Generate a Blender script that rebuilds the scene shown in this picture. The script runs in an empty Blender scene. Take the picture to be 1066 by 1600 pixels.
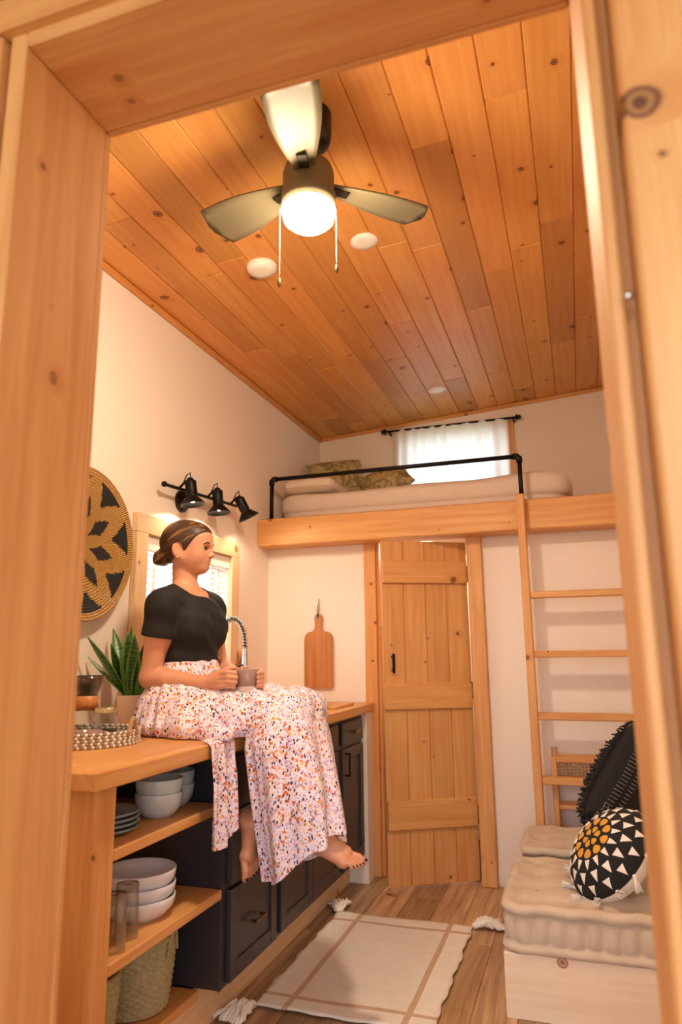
import bpy, bmesh, math, random
import numpy as np
from mathutils import Vector, Matrix
random.seed(7)
S = bpy.context.scene
COL = S.collection
PI = math.pi

# ------------------------------------------------------------------ camera
CAM = Vector((0, 0, 1.19))
yaw, pit, rol, FPX = math.radians(18.437), math.radians(11.402), math.radians(-.6534), 1090.2
fw = Vector((-math.sin(yaw)*math.cos(pit), math.cos(yaw)*math.cos(pit), math.sin(pit)))
r0 = Vector((math.cos(yaw), math.sin(yaw), 0)); u0 = r0.cross(fw)
rt = r0*math.cos(rol) + u0*math.sin(rol); up = -r0*math.sin(rol) + u0*math.cos(rol)
cd = bpy.data.cameras.new('camera'); cam = bpy.data.objects.new('camera', cd); COL.objects.link(cam)
cd.sensor_fit = 'VERTICAL'; cd.sensor_height = 36; cd.lens = FPX/1600*36
cd.clip_start = .02; cd.clip_end = 200
cd.dof.use_dof = True; cd.dof.focus_distance = 2.85; cd.dof.aperture_fstop = 3.2
cam.matrix_world = Matrix(((rt.x, up.x, -fw.x, CAM.x), (rt.y, up.y, -fw.y, CAM.y), (rt.z, up.z, -fw.z, CAM.z), (0, 0, 0, 1)))
S.camera = cam

# ------------------------------------------------------------------ world, exposure
w = bpy.data.worlds.new('sky'); S.world = w; w.use_nodes = True
bg = w.node_tree.nodes['Background']; bg.inputs[0].default_value = (.82, .90, 1.0, 1); bg.inputs[1].default_value = 6.2
S.view_settings.view_transform = 'Standard'; S.view_settings.look = 'None'
S.view_settings.exposure = 0.12; S.view_settings.gamma = 1; S.view_settings.use_curve_mapping = False
cy = S.cycles
cy.max_bounces = 8; cy.diffuse_bounces = 5; cy.glossy_bounces = 4; cy.transmission_bounces = 6; cy.transparent_max_bounces = 16
cy.caustics_reflective = False; cy.caustics_refractive = False; cy.sample_clamp_indirect = 6; cy.use_denoising = True

# radiance of the lamps the room has
GLOBE, BULB = 305, 560

# ------------------------------------------------------------------ object helpers
def link(o, parent=None):
    COL.objects.link(o)
    if parent is not None: o.parent = parent
    return o
def empty(name, label=None, cat=None, group=None):
    o = bpy.data.objects.new(name, None); o.empty_display_size = .05; link(o)
    if label: tag(o, label, cat, group)
    return o
def tag(o, label, cat, group=None, kind=None):
    o['label'] = label; o['category'] = cat
    if group: o['group'] = group
    if kind: o['kind'] = kind
    return o
class MB:
    """collects shapes in world coordinates; build() links them as one mesh"""
    def __init__(s): s.v = []; s.f = []; s.m = []; s.sm = []
    def add(s, vs, fs, mat=0, smooth=False):
        b = len(s.v); s.v += [tuple(v) for v in vs]
        for i, f in enumerate(fs):
            s.f.append([b+j for j in f]); s.m.append(mat[i] if isinstance(mat, (list, tuple)) else mat); s.sm.append(smooth)
        return s
    def box(s, x0, x1, y0, y1, z0, z1, c=0, mat=0, M=None):
        """box with chamfered edges c"""
        if c <= 0:
            vs = [(x, y, z) for z in (z0, z1) for y in (y0, y1) for x in (x0, x1)]
            fs = [(0, 2, 3, 1), (4, 5, 7, 6), (0, 1, 5, 4), (2, 6, 7, 3), (0, 4, 6, 2), (1, 3, 7, 5)]
        else:
            c = min(c, .45*abs(x1-x0), .45*abs(y1-y0), .45*abs(z1-z0))
            X = (x0, x1); Y = (y0, y1); Z = (z0, z1); vs = []; ix = {}
            for i in (0, 1):
                for j in (0, 1):
                    for k in (0, 1):
                        sx, sy, sz = (c, -c)[i], (c, -c)[j], (c, -c)[k]
                        for a, p in enumerate(((X[i], Y[j]+sy, Z[k]+sz), (X[i]+sx, Y[j], Z[k]+sz), (X[i]+sx, Y[j]+sy, Z[k]))):
                            ix[i, j, k, a] = len(vs); vs.append(p)
            fs = []
            for i in (0, 1):
                q = [(i, 0, 0), (i, 1, 0), (i, 1, 1), (i, 0, 1)]; fs.append([ix[t+(0,)] for t in (q if i else q[::-1])])
                q = [(0, i, 0), (0, i, 1), (1, i, 1), (1, i, 0)]; fs.append([ix[t+(1,)] for t in (q if i else q[::-1])])
                q = [(0, 0, i), (1, 0, i), (1, 1, i), (0, 1, i)]; fs.append([ix[t+(2,)] for t in (q if i else q[::-1])])
            for i in (0, 1):
                for j in (0, 1):
                    fs.append([ix[i, j, 0, 0], ix[i, j, 0, 1], ix[i, j, 1, 1], ix[i, j, 1, 0]])
                    fs.append([ix[i, 0, j, 0], ix[i, 0, j, 2], ix[i, 1, j, 2], ix[i, 1, j, 0]])
                    fs.append([ix[0, i, j, 1], ix[0, i, j, 2], ix[1, i, j, 2], ix[1, i, j, 1]])
                    for k in (0, 1): fs.append([ix[i, j, k, a] for a in range(3)])
        if M is not None: vs = [M @ Vector(v) for v in vs]
        return s.add(vs, fs, mat)
    def tube(s, pts, r, n=10, mat=0, cap=True, closed=False):
        pts = [Vector(p) for p in pts]; m = len(pts); R = r if hasattr(r, '__len__') else [r]*m
        prev = None; vs = []
        for i, p in enumerate(pts):
            if closed: t = pts[(i+1) % m]-pts[i-1]
            else: t = pts[min(i+1, m-1)]-pts[max(i-1, 0)]
            t.normalize()
            if prev is None: a = t.orthogonal().normalized()
            else:
                a = prev-t*prev.dot(t)
                a = a.normalized() if a.length > 1e-6 else t.orthogonal().normalized()
            prev = a; b = t.cross(a)
            for k in range(n):
                an = 2*PI*k/n; vs.append(p+(a*math.cos(an)+b*math.sin(an))*R[i])
        fs = [[i*n+k, i*n+(k+1) % n, ((i+1) % m)*n+(k+1) % n, ((i+1) % m)*n+k] for i in range(m if closed else m-1) for k in range(n)]
        if cap and not closed: fs += [list(range(n))[::-1], [(m-1)*n+k for k in range(n)]]
        return s.add(vs, fs, mat, True)
    def lathe(s, prof, n=40, M=None, mat=0, cap=False):
        """prof: list of (r, z)"""
        vs = []; 
        for r, z in prof:
            for k in range(n):
                a = 2*PI*k/n; p = Vector((r*math.cos(a), r*math.sin(a), z)); vs.append(M @ p if M is not None else p)
        m = len(prof)
        fs = [[i*n+k, i*n+(k+1) % n, (i+1)*n+(k+1) % n, (i+1)*n+k] for i in range(m-1) for k in range(n)]
        if cap: fs += [list(range(n))[::-1], [(m-1)*n+k for k in range(n)]]
        return s.add(vs, fs, mat, True)
    def ball(s, c, r, M=None, n=14, mat=0):
        rx, ry, rz = r if hasattr(r, '__len__') else (r, r, r)
        prof = [(math.sin(PI*i/n), -math.cos(PI*i/n)) for i in range(n+1)]
        T = Matrix.Translation(c) @ (M.to_4x4() if M is not None else Matrix.Identity(4)) @ Matrix.Diagonal((rx, ry, rz, 1))
        return s.lathe([(max(a, 1e-4), b) for a, b in prof], n*2, T, mat)
    def prism(s, poly, fn, t0, t1, mat=0):
        """poly 2d, fn(a,b,t)->xyz"""
        n = len(poly); vs = [fn(a, b, t0) for a, b in poly]+[fn(a, b, t1) for a, b in poly]
        fs = [list(range(n))[::-1], [n+i for i in range(n)]]+[[i, (i+1) % n, n+(i+1) % n, n+i] for i in range(n)]
        return s.add(vs, fs, mat)
    def build(s, name, mats, parent=None, smooth=None, fix=True):
        me = bpy.data.meshes.new(name); me.from_pydata(s.v, [], s.f)
        for m in (mats if isinstance(mats, (list, tuple)) else [mats]): me.materials.append(m)
        me.polygons.foreach_set('material_index', s.m)
        me.polygons.foreach_set('use_smooth', [bool(smooth) if smooth is not None else x for x in s.sm])
        if fix:
            b = bmesh.new(); b.from_mesh(me); bmesh.ops.recalc_face_normals(b, faces=b.faces); b.to_mesh(me); b.free()
        me.update()
        return link(bpy.data.objects.new(name, me), parent)
def struct(o): o['kind'] = 'structure'; return o
def boxo(name, mat, b, c=.002, parent=None): return MB().box(*b, c=c).build(name, mat, parent)
def autosmooth(o, deg=40):
    me = o.data
    me.polygons.foreach_set('use_smooth', [True]*len(me.polygons))
    b = bmesh.new(); b.from_mesh(me)
    for e in b.edges: e.smooth = len(e.link_faces) == 2 and e.calc_face_angle(0) < math.radians(deg)
    b.to_mesh(me); b.free(); return o
def grid_faces(nu, nv, wrap=False):
    return [[i*nv+j, i*nv+(j+1) % nv, (i+1)*nv+(j+1) % nv, (i+1)*nv+j] for i in range(nu-1) for j in range(nv if wrap else nv-1)]
def srgb(r, g, b):
    f = lambda c: (c/255/12.92) if c/255 <= .04045 else ((c/255+.055)/1.055)**2.4
    return (f(r), f(g), f(b), 1)

# ------------------------------------------------------------------ materials
class NT:
    def __init__(s, name):
        s.m = bpy.data.materials.new(name); s.m.use_nodes = True; s.t = s.m.node_tree
        s.b = s.t.nodes['Principled BSDF']
    def put(s, sock, v):
        if isinstance(v, bpy.types.NodeSocket): s.t.links.new(v, sock)
        elif v is not None:
            if hasattr(sock.default_value, '__len__') and not hasattr(v, '__len__'): v = (v,)*len(sock.default_value)
            if hasattr(v, '__len__') and hasattr(sock.default_value, '__len__'): v = tuple(v)[:len(sock.default_value)]
            sock.default_value = v
    def n(s, typ, props=None, **ins):
        nd = s.t.nodes.new('ShaderNode'+typ)
        for k, v in (props or {}).items(): setattr(nd, k, v)
        for k, v in ins.items(): s.put(nd.inputs[int(k[1:]) if k[0] == '_' else k.replace('__', ' ')], v)
        return nd
    def math(s, op, a, b=None, c=None, clamp=False):
        nd = s.n('Math', {'operation': op, 'use_clamp': clamp}); s.put(nd.inputs[0], a); s.put(nd.inputs[1], b)
        if c is not None: s.put(nd.inputs[2], c)
        return nd.outputs[0]
    def mix(s, f, a, b, mode='MIX'):
        nd = s.n('Mix', {'data_type': 'RGBA', 'blend_type': mode}); s.put(nd.inputs[0], f); s.put(nd.inputs[6], a); s.put(nd.inputs[7], b); return nd.outputs[2]
    def step(s, x, a, b):
        nd = s.n('MapRange', {'interpolation_type': 'SMOOTHSTEP'}); s.put(nd.inputs[0], x); s.put(nd.inputs[1], a); s.put(nd.inputs[2], b); return nd.outputs[0]
    def coord(s, which='Object'): return s.n('TexCoord').outputs[which]
    def xyz(s, v): return s.n('SeparateXYZ', _0=v).outputs
    def vec(s, x, y, z=0.0): 
        nd = s.n('CombineXYZ'); s.put(nd.inputs[0], x); s.put(nd.inputs[1], y); s.put(nd.inputs[2], z); return nd.outputs[0]
    def noise(s, v, scale, detail=3, rough=.5, dist=0): return s.n('TexNoise', _0=v, Scale=scale, Detail=detail, Roughness=rough, Distortion=dist).outputs[0]
    def done(s, color=None, rough=None, metal=None, bump=None, bs=.2, bd=.01, **k):
        if color is not None: s.put(s.b.inputs['Base Color'], color)
        if rough is not None: s.put(s.b.inputs['Roughness'], rough)
        if metal is not None: s.put(s.b.inputs['Metallic'], metal)
        for a, v in k.items(): s.put(s.b.inputs[a.replace('__', ' ')], v)
        if bump is not None:
            nd = s.n('Bump', Height=bump, Strength=bs, Distance=bd); s.t.links.new(nd.outputs[0], s.b.inputs['Normal'])
        return s.m
def plain(name, c, rough=.5, metal=0, **k): return NT(name).done(c, rough, metal, **k)
def wood(name, light, dark, knotc, axis, knots=.45, kscale=5.0, rough=.5, grain=1.0, ksize=1.0, staves=None, spots=()):
    t = NT(name); c = t.xyz(t.coord()); o = [c[i] for i in range(3) if i != axis]
    oi = t.n('ObjectInfo'); rnd = t.math('MULTIPLY', oi.outputs['Random'], 37.3)
    u = t.math('ADD', c[axis], rnd); v = t.math('ADD', t.math('ADD', o[0], o[1]), t.math('MULTIPLY', rnd, 1.7))
    wob = t.noise(t.vec(u, v), 9, 2)
    vu = t.math('MULTIPLY_ADD', wob, .02, u)
    vo = t.n('TexVoronoi', {'voronoi_dimensions': '2D'}, Vector=t.vec(vu, t.math('MULTIPLY_ADD', wob, .03, v)), Scale=kscale)
    d = t.math('DIVIDE', vo.outputs['Distance'], kscale)            # metres from the knot
    cc = t.n('SeparateColor', _0=vo.outputs['Color']).outputs
    gate = t.math('LESS_THAN', cc[0], knots)
    ks = t.math('MULTIPLY', t.math('MULTIPLY_ADD', t.math('MULTIPLY', cc[1], cc[1]), 1.3, .3), .0125*ksize)
    rel = t.math('DIVIDE', d, ks)
    kn = t.math('MULTIPLY', t.step(rel, 1.15, .75), gate)
    halo = t.math('MULTIPLY', t.step(rel, 3.4, .8), gate)
    for a_, b_, r_ in spots:
        e_ = t.math('SQRT', t.math('ADD', t.math('POWER', t.math('SUBTRACT', c[axis], a_), 2), t.math('POWER', t.math('MULTIPLY', t.math('SUBTRACT', t.math('ADD', o[0], o[1]), b_), 1.25), 2)))
        e_ = t.math('DIVIDE', t.math('MULTIPLY_ADD', wob, .006, e_), r_)
        kn = t.math('MAXIMUM', kn, t.step(e_, 1.2, .6)); halo = t.math('MAXIMUM', halo, t.step(e_, 3.2, .9)); rel = t.math('MINIMUM', rel, e_)
    bend = t.math('MULTIPLY', halo, .035)
    vv = t.math('ADD', v, bend)
    g1 = t.noise(t.vec(t.math('MULTIPLY', u, .9), t.math('MULTIPLY', vv, 17)), 2.2, 4, .55, .5)
    g2 = t.noise(t.vec(t.math('MULTIPLY', u, 4), t.math('MULTIPLY', vv, 170)), 1.6, 2)
    big = t.noise(t.vec(u, t.math('MULTIPLY', v, 3)), 1.7, 2)
    f = t.math('MULTIPLY_ADD', t.math('SUBTRACT', g2, .5), .35*grain, t.math('MULTIPLY_ADD', t.math('SUBTRACT', g1, .5), 1.5*grain, .42), clamp=True)
    f = t.math('MULTIPLY_ADD', t.math('SUBTRACT', big, .5), .7, f, clamp=True)
    col = t.mix(f, light, dark)
    col = t.mix(t.math('MULTIPLY', halo, .45), col, dark)
    ring = t.math('MULTIPLY_ADD', t.math('SINE', t.math('MULTIPLY', rel, 9)), .25, .75, clamp=True)
    col = t.mix(t.math('MULTIPLY', kn, ring), col, knotc)
    if staves:
        wv, ln = staves
        br = t.n('TexBrick', Vector=t.vec(u, v), Color1=(.92, .9, .88, 1), Color2=(1.06, 1.05, 1.04, 1), Mortar=(.80, .74, .68, 1), Scale=1, Mortar__Size=.0006, Brick__Width=ln, Row__Height=wv)
        col = t.mix(1.0, col, br.outputs[0], 'MULTIPLY')
    col = t.mix(1.0, col, oi.outputs['Color'], 'MULTIPLY')
    return t.done(col, t.math('MULTIPLY_ADD', g1, .15, rough-.07), 0, g2, .08, .002)
PL, PD, PK = srgb(226, 172, 108), srgb(196, 126, 64), srgb(84, 44, 20)
pine = [wood('pine_'+'xyz'[a], PL, PD, PK, a) for a in range(3)]
ceilwood = wood('ceiling_pine', srgb(222, 164, 92), srgb(198, 124, 58), srgb(70, 32, 12), 1, .5, 4.6, .42, .75, 1.15)
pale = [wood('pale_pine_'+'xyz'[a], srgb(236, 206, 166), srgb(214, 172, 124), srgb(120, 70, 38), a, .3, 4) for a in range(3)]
whiter = wood('whiter_pine', srgb(240, 222, 198), srgb(226, 196, 164), srgb(140, 84, 52), 0, .35, 4)
block = wood('butcher_block', srgb(222, 168, 104), srgb(188, 124, 66), srgb(140, 84, 40), 1, .05, 4, .38, 1, 1, (.042, .55))
board = wood('cutting_board_wood', srgb(206, 140, 82), srgb(160, 92, 46), PK, 2, .12, 8, .45)
framez = wood('frame_pine_z', PL, PD, srgb(120, 70, 36), 2, .22, 4, spots=((1.598, -.717+.797, .014), (1.705, -.717+.782, .005)))
framex = wood('frame_pine_x', PL, PD, srgb(120, 64, 40), 0, .15, 4, spots=((-.624, .786+2.083, .012), (-.633, .833+2.083, .010)))
floorw = wood('floor_plank_wood', srgb(206, 172, 136), srgb(138, 106, 80), srgb(70, 44, 26), 1, .12, 3.2, .40, 1.5)
darkwood = wood('dark_trim_wood', srgb(190, 118, 58), srgb(150, 84, 36), PK, 1, .2, 4)
def wallmat(name, c):
    t = NT(name); p = t.coord(); return t.done(c, .75, 0, t.noise(p, 60, 3), .06, .004)
wallp = wallmat('white_wall_paint', srgb(242, 230, 218))
white = plain('white_plastic', srgb(240, 236, 230), .4)
whitep = plain('white_paint', srgb(236, 228, 218), .5)
black = plain('black_metal', srgb(24, 22, 21), .42, .6)
blackm = plain('black_matte', srgb(20, 19, 19), .6)
steel = plain('chrome', srgb(200, 200, 200), .18, 1)
brass = plain('aged_brass', srgb(120, 96, 60), .35, 1)
navy = plain('charcoal_cabinet_paint', srgb(50, 48, 56), .34)
navyd = navy
def thin_glass(name):
    t = NT(name); t.t.nodes.remove(t.b)
    tr = t.n('BsdfTransparent', Color=(.93, .96, .97, 1)); gl = t.n('BsdfGlossy', Roughness=.03);     mx = t.n('MixShader', _0=.06, _1=tr.outputs[0], _2=gl.outputs[0]); t.t.links.new(mx.outputs[0], t.t.nodes['Material Output'].inputs[0]); return t.m
pane = thin_glass('window_glass')
def vessel_glass():
    t = NT('clear_glass'); t.t.nodes.remove(t.b)
    tr = t.n('BsdfTransparent', Color=(.95, .96, .955, 1)); gl = t.n('BsdfGlossy', Roughness=.04); lw = t.n('LayerWeight', Blend=.22)
    mx = t.n('MixShader', _0=lw.outputs['Facing'], _1=tr.outputs[0], _2=gl.outputs[0]); t.t.links.new(mx.outputs[0], t.t.nodes['Material Output'].inputs[0]); return t.m
glass = vessel_glass()
def emit(name, c, st):
    t = NT(name); return t.done((1, 1, 1, 1), .5, 0, Emission__Color=c, Emission__Strength=st)
def fabric(name, c, c2=None, sc=250, bs=.25, rough=.9, sheen=.15):
    t = NT(name); p = t.coord(); nz = t.noise(p, sc, 2); col = t.mix(t.noise(p, sc*.15, 3), c, c2 or c)
    return t.done(col, rough, 0, nz, bs, .002, Sheen__Weight=sheen)
def ceramic(name, c): return plain(name, c, .22)
# ------------------------------------------------------------------ structure
XL, XR, YF0, YF1, YD, YB = -1.80, .56, .69, .88, 3.96, 4.90
def zc(x): return 2.82 + .072*(x+1.8)
SLOPE = .072
# floor: base + single planks
floor = struct(boxo('floor', plain('floor_base', srgb(70, 48, 32), .8), (XL-.1, XR+.1, 0, YB+.1, -.06, -.012), 0))
def tone(o, t): o.color = (t[0], t[1], t[2], 1) if hasattr(t, '__len__') else (t, t, t, 1)
pw = .152; row = 0; x = XL
while x < XR:
    y = -.1 - random.random()*1.0
    while y < YD+.0:
        ln = 1.15; y1 = min(y+ln, YB)
        o = MB().box(x+.0008, min(x+pw, XR)-.0008, max(y, 0)+.0008, y1-.0008, -.012, 0, c=.0012).build('floor_plank', floorw, floor)
        k = random.choice((.62, .78, .9, 1.0, 1.08, 1.18)); tone(o, (k, k*random.uniform(.94, 1.0), k*random.uniform(.86, 1.0)))
        y += ln
    x += pw
# ceiling: sloped base + single planks
def slope_box(x0, x1, y0, y1, zo0, zo1, c):
    m = MB().box(x0, x1, y0, y1, zo0, zo1, c=c); m.v = [(a, b, d+zc(a)) for a, b, d in m.v]; return m
ceiling = struct(slope_box(XL-.1, XR+.1, YF0, YB+.1, .016, .10, 0).build('ceiling', plain('ceiling_base', srgb(60, 34, 16), .9)))
cw = .135; k0 = math.floor((XL-.107)/cw)
cuts = {}
for i in range(k0, 5):
    x0 = max(.107+i*cw, XL); x1 = min(.107+(i+1)*cw, XR)
    if x1-x0 < .01: continue
    y = YF1 - random.uniform(0.1, 1.1)
    while y < YB:
        ln = random.choice((.9, 1.25, 1.6, 2.2)); y1 = min(y+ln, YB)
        if YB-y1 < .2: y1 = YB
        if y1 > YF1:
            o = slope_box(x0+.0006, x1-.0006, max(y, YF1)+.0005, y1-.0005, 0, .016, .0045).build('ceiling_plank', ceilwood, ceiling)
            k = random.choice((.80, .9, .97, 1.0, 1.05, 1.1)); tone(o, (k, k*random.uniform(.95, 1.02), k*random.uniform(.9, 1.02)))
        y = y1
# walls
def wall_with_hole(name, mat, axis, a0, a1, b0, b1, z0, z1, hole, top=None):
    """wall slab; axis 'x' slab is normal to x between a0..a1; b range along the other axis"""
    m = MB(); h0, h1, hz0, hz1 = hole
    for (p0, p1, q0, q1) in ((b0, h0, z0, z1), (h1, b1, z0, z1), (h0, h1, z0, hz0), (h0, h1, hz1, z1)):
        if p1-p0 < 1e-4 or q1-q0 < 1e-4: continue
        if axis == 'x': m.box(a0, a1, p0, p1, q0, q1)
        else: m.box(p0, p1, a0, a1, q0, q1)
    if top: m.v = [(x, y, zc(x)+.02 if z >= z1-1e-5 else z) for x, y, z in m.v]
    o = m.build(name, mat); return struct(o)
W1 = (2.615, 3.425, 1.10, 1.715)      # kitchen window opening y0 y1 z0 z1
wall_with_hole('wall_left', wallp, 'x', XL-.12, XL, YF0, YB+.1, -.05, 2.9, W1, True)
W2 = (-1.13, -.40, 2.12, 2.76)        # loft window opening x0 x1 z0 z1
wall_with_hole('wall_back', wallp, 'y', YB, YB+.12, XL, XR, -.05, 2.9, W2, True)
o = MB().box(XR, XR+.12, YF0, YB+.1, -.05, 2.9); o.v = [(x, y, zc(x)+.02 if z > 2 else z) for x, y, z in o.v]; struct(o.build('wall_right', wallp))
DX0, DX1, DZ = -1.085, -.565, 1.835
wall_with_hole('wall_partition', wallp, 'y', YD, YD+.09, XL, XR, 0, 1.86, (DX0, DX1, 0, DZ))
JX0, JX1, JZ = -.717, .0525, 2.083
wall_with_hole('wall_front', wallp, 'y', YF0+.02, YF1-.012, -2.6, 1.6, -.05, 2.9, (JX0-.03, JX1+.03, 0, JZ+.03), True)
struct(boxo('loft_floor', pine[0], (XL, XR, YD-.02, YB, 1.86, 1.972), 0))
# front doorway lining, stops and casing (camera side), pine
dl = struct(MB().box(JX0-.03, JX0, YF0, YF1, -.02, JZ+.03, c=.003).build('door_1', framez))
MB().box(JX1, JX1+.014, YF0-.005, YF1, -.02, JZ+.03, c=.003).build('door_lining', pine[2], dl)
MB().box(JX0, JX1, YF0, YF1, JZ, JZ+.03, c=.003).build('door_head', framex, dl)
MB().box(JX0-.11, JX0-.036, YF0-.012, YF0+.02, -.02, JZ+.02, c=.004).build('casing', pine[2], dl)
MB().box(JX1+.026, JX1+.092, YF0-.035, YF0+.02, -.02, JZ+.02, c=.004).build('casing', pine[2], dl)
MB().box(JX1+.0143, JX1+.0262, YF0+.018, YF0+.03, -.02, JZ+.02, c=.001).build('casing_backer', pine[2], dl)
MB().box(JX0-.3, JX1+.2, YF0-.018, YF0+.02, JZ+.022, JZ+.078, c=.004).build('casing', pine[0], dl)
for b in ((JX1, JX1+.07, YF1, YF1+.015, 0, JZ+.07), (JX0-.07, JX0, YF1, YF1+.015, 0, JZ+.07)): MB().box(*b, c=.003).build('casing', pine[2], dl)
MB().box(JX0, JX1, YF1, YF1+.015, JZ, JZ+.07, c=.003).build('casing', pine[0], dl)
MB().ball((JX1+.017, YF0-.012, 1.525), .005, n=6).build('screw', steel, dl)
# boarding above the doorway on the camera side
wf = struct(boxo('trim_1', darkwood, (-2.6, 1.6, YF0, YF0+.02, JZ+.082, 2.80), 0))
for i in range(22):
    x0 = -2.0+i*.16
    if x0 > .2: break
    MB().box(x0, x0+.157, YF0-.016, YF0+.002, JZ+.088, 2.8, c=.004).build('wall_board', pine[2], wf)
# ceiling edge trims
o = MB().box(XL, XL+.022, YF1, YB, -.03, 0, c=.006); o.v = [(a, b, d+zc(a)) for a, b, d in o.v]; struct(o.build('trim_2', ceilwood))
o = MB().box(XL+.02, XR, YB-.02, YB, -.028, 0, c=.006); o.v = [(a, b, d+zc(a)) for a, b, d in o.v]; struct(o.build('trim_3', pine[0]))
# loft beam
beam = struct(MB().box(XL, XR, 3.79, YD-.005, 1.822, 1.988, c=.006).build('trim_4', pine[0]))
struct(boxo('baseboard_back', whitep, (-.485, XR, YD-.014, YD, 0, .075), .003))
# bathroom door frame
fr = struct(MB().box(-1.172, -1.10, YD-.035, YD+.09, 0, 1.83, c=.004).build('door_2', pine[2]))
MB().box(-1.10, -1.082, YD-.018, YD+.09, 0, 1.83, c=.003).build('door_stop', pine[2], fr)
MB().box(-.565, -.482, YD-.045, YD+.09, 0, 1.832, c=.005).build('door_post', pine[2], fr)
# white filler between cabinets and frame
# bathroom door leaf, hinged on the right post, ajar into the room
D0 = Vector((-1.013, 3.731, 0)); D1 = Vector((-.578, 3.985, 0)); dv = (D1-D0).normalized(); dn = Vector((dv.y, -dv.x, 0)); DW = (D1-D0).length
DM = Matrix(((dv.x, -dn.x, 0, D0.x), (dv.y, -dn.y, 0, D0.y), (0, 0, 1, 0), (0, 0, 0, 1)))
leaf = tag(empty('plank_door'), 'knotty pine plank door with three battens standing ajar under the loft', 'door')
for i in range(4):
    o = MB().box(i*DW/4+.0008, (i+1)*DW/4-.0008, 0, .022, .012, 1.802, c=.003).build('plank', pine[2], leaf); tone(o, (.97, 1.0, .93, 1.0)[i])
for z0, z1, e in ((1.565, 1.69, 0), (.888, 1.022, 0), (.285, .43, 0)):
    MB().box(.004, DW-.006, -.019, .001, z0, z1, c=.003).build('batten', pine[0], leaf)
h = MB()
for z in (1.095, 1.165): h.box(.045, .062, -.012, .0, z-.006, z+.006, c=.002)
h.box(.047, .060, -.026, -.012, 1.078, 1.182, c=.003); h.build('handle', black, leaf)
for z in (1.62, .98, .34): MB().box(DW-.012, DW+.006, -.012, .006, z-.045, z+.045, c=.002).build('hinge', black, leaf)

leaf.matrix_world = DM
# ------------------------------------------------------------------ kitchen window with casing, panes and blind
def window(n, axis, at, hole, depth, mat, sashc):
    a0, a1, z0, z1 = hole; s = 1 if axis == 'x' else 0
    def bx(p0, p1, d0, d1, q0, q1, name, m, par, c=.003):
        d0, d1 = at+d0, at+d1
        b = (min(d0, d1), max(d0, d1), p0, p1, q0, q1) if axis == 'x' else (p0, p1, min(d0, d1), max(d0, d1), q0, q1)
        return MB().box(*b, c=c).build(name, m, par)
    g = depth
    root = bx(a0, a1, g*.75, g*.85, z0, z0+.03, 'window_%d' % n, sashc, None); struct(root)
    for b in ((a0, a1, z1-.03, z1), (a0, a0+.03, z0+.03, z1-.03), (a1-.03, a1, z0+.03, z1-.03), (a0+.03, a1-.03, (z0+z1)/2-.012, (z0+z1)/2+.012)):
        bx(b[0], b[1], g*.75, g*.85, b[2], b[3], 'sash', sashc, root)
    bx(a0+.03, a1-.03, g*.79, g*.81, z0+.03, (z0+z1)/2-.012, 'pane', pane, root, 0); bx(a0+.03, a1-.03, g*.79, g*.81, (z0+z1)/2+.012, z1-.03, 'pane', pane, root, 0)
    return root, bx
w1, bx1 = window(1, 'x', XL, W1, -.12, wallp, white)
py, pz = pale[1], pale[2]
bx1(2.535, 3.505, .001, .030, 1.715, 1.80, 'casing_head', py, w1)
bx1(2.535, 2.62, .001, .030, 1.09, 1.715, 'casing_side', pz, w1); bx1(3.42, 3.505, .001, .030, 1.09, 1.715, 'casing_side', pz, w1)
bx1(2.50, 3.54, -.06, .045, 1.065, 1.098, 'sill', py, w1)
bl = tag(empty('window_blind'), 'white horizontal slat blind hanging in the pine framed kitchen window', 'blind')
MB().box(XL-.045, XL-.002, 2.625, 3.415, 1.655, 1.712, c=.003).build('headrail', white, bl)
MB().box(XL+.0, XL+.012, 2.622, 3.418, 1.645, 1.713, c=.003).build('valance', white, bl)
sm = None
for i in range(17):
    z = 1.63-i*.0305
    if sm is None:
        m = MB().box(-.020, .020, 2.63, 3.41, -.0012, .0012); o = m.build('slat', white, bl); sm = o.data
    else: o = link(bpy.data.objects.new('slat', sm), bl)
    o.location = (XL-.024, 0, z); o.rotation_euler = (0, math.radians(-12), 0)
MB().box(XL-.045, XL-.003, 2.63, 3.41, 1.105, 1.12, c=.003).build('bottom_rail', white, bl)
for y in (2.72, 3.02, 3.32): MB().box(XL-.004, XL-.002, y-.006, y+.006, 1.11, 1.65).build('ladder_tape', white, bl)
MB().tube([(XL+.004, 2.70, 1.66), (XL+.006, 2.70, 1.25)], .003, 6).build('wand', white, bl)
# loft window
w2, bx2 = window(2, 'y', YB, W2, .12, wallp, white)
bx2(-1.20, -1.13, -.02, -.001, 2.06, 2.80, 'casing_side', pine[2], w2); bx2(-.40, -.33, -.02, -.001, 2.06, 2.80, 'casing_side', pine[2], w2)
bx2(-1.13, -.40, -.02, -.001, 2.76, 2.80, 'casing_head', pine[0], w2); bx2(-1.13, -.40, -.02, -.001, 2.06, 2.12, 'casing_bottom', pine[0], w2)
# added unseen entry room: holds back sky light, open back wall lets daylight in
EY = -2.0
struct(MB().box(-2.7, -2.6, EY, YF0+.02, -.05, 2.75).build('wall_added_left', wallp)); struct(MB().box(1.6, 1.7, EY, YF0+.02, -.05, 2.75).build('wall_added_right', wallp))
wall_with_hole('wall_added_back', wallp, 'y', EY-.1, EY, -2.6, 1.6, -.05, 2.7, (-1.6, 1.5, .2, 2.5))
struct(MB().box(-2.7, 1.7, EY-.1, YF0+.02, 2.7, 2.78).build('added_ceiling', ceilwood))
struct(MB().box(-2.7, 1.7, EY-.1, .0, -.06, -.001).build('added_floor', floorw))
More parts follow.
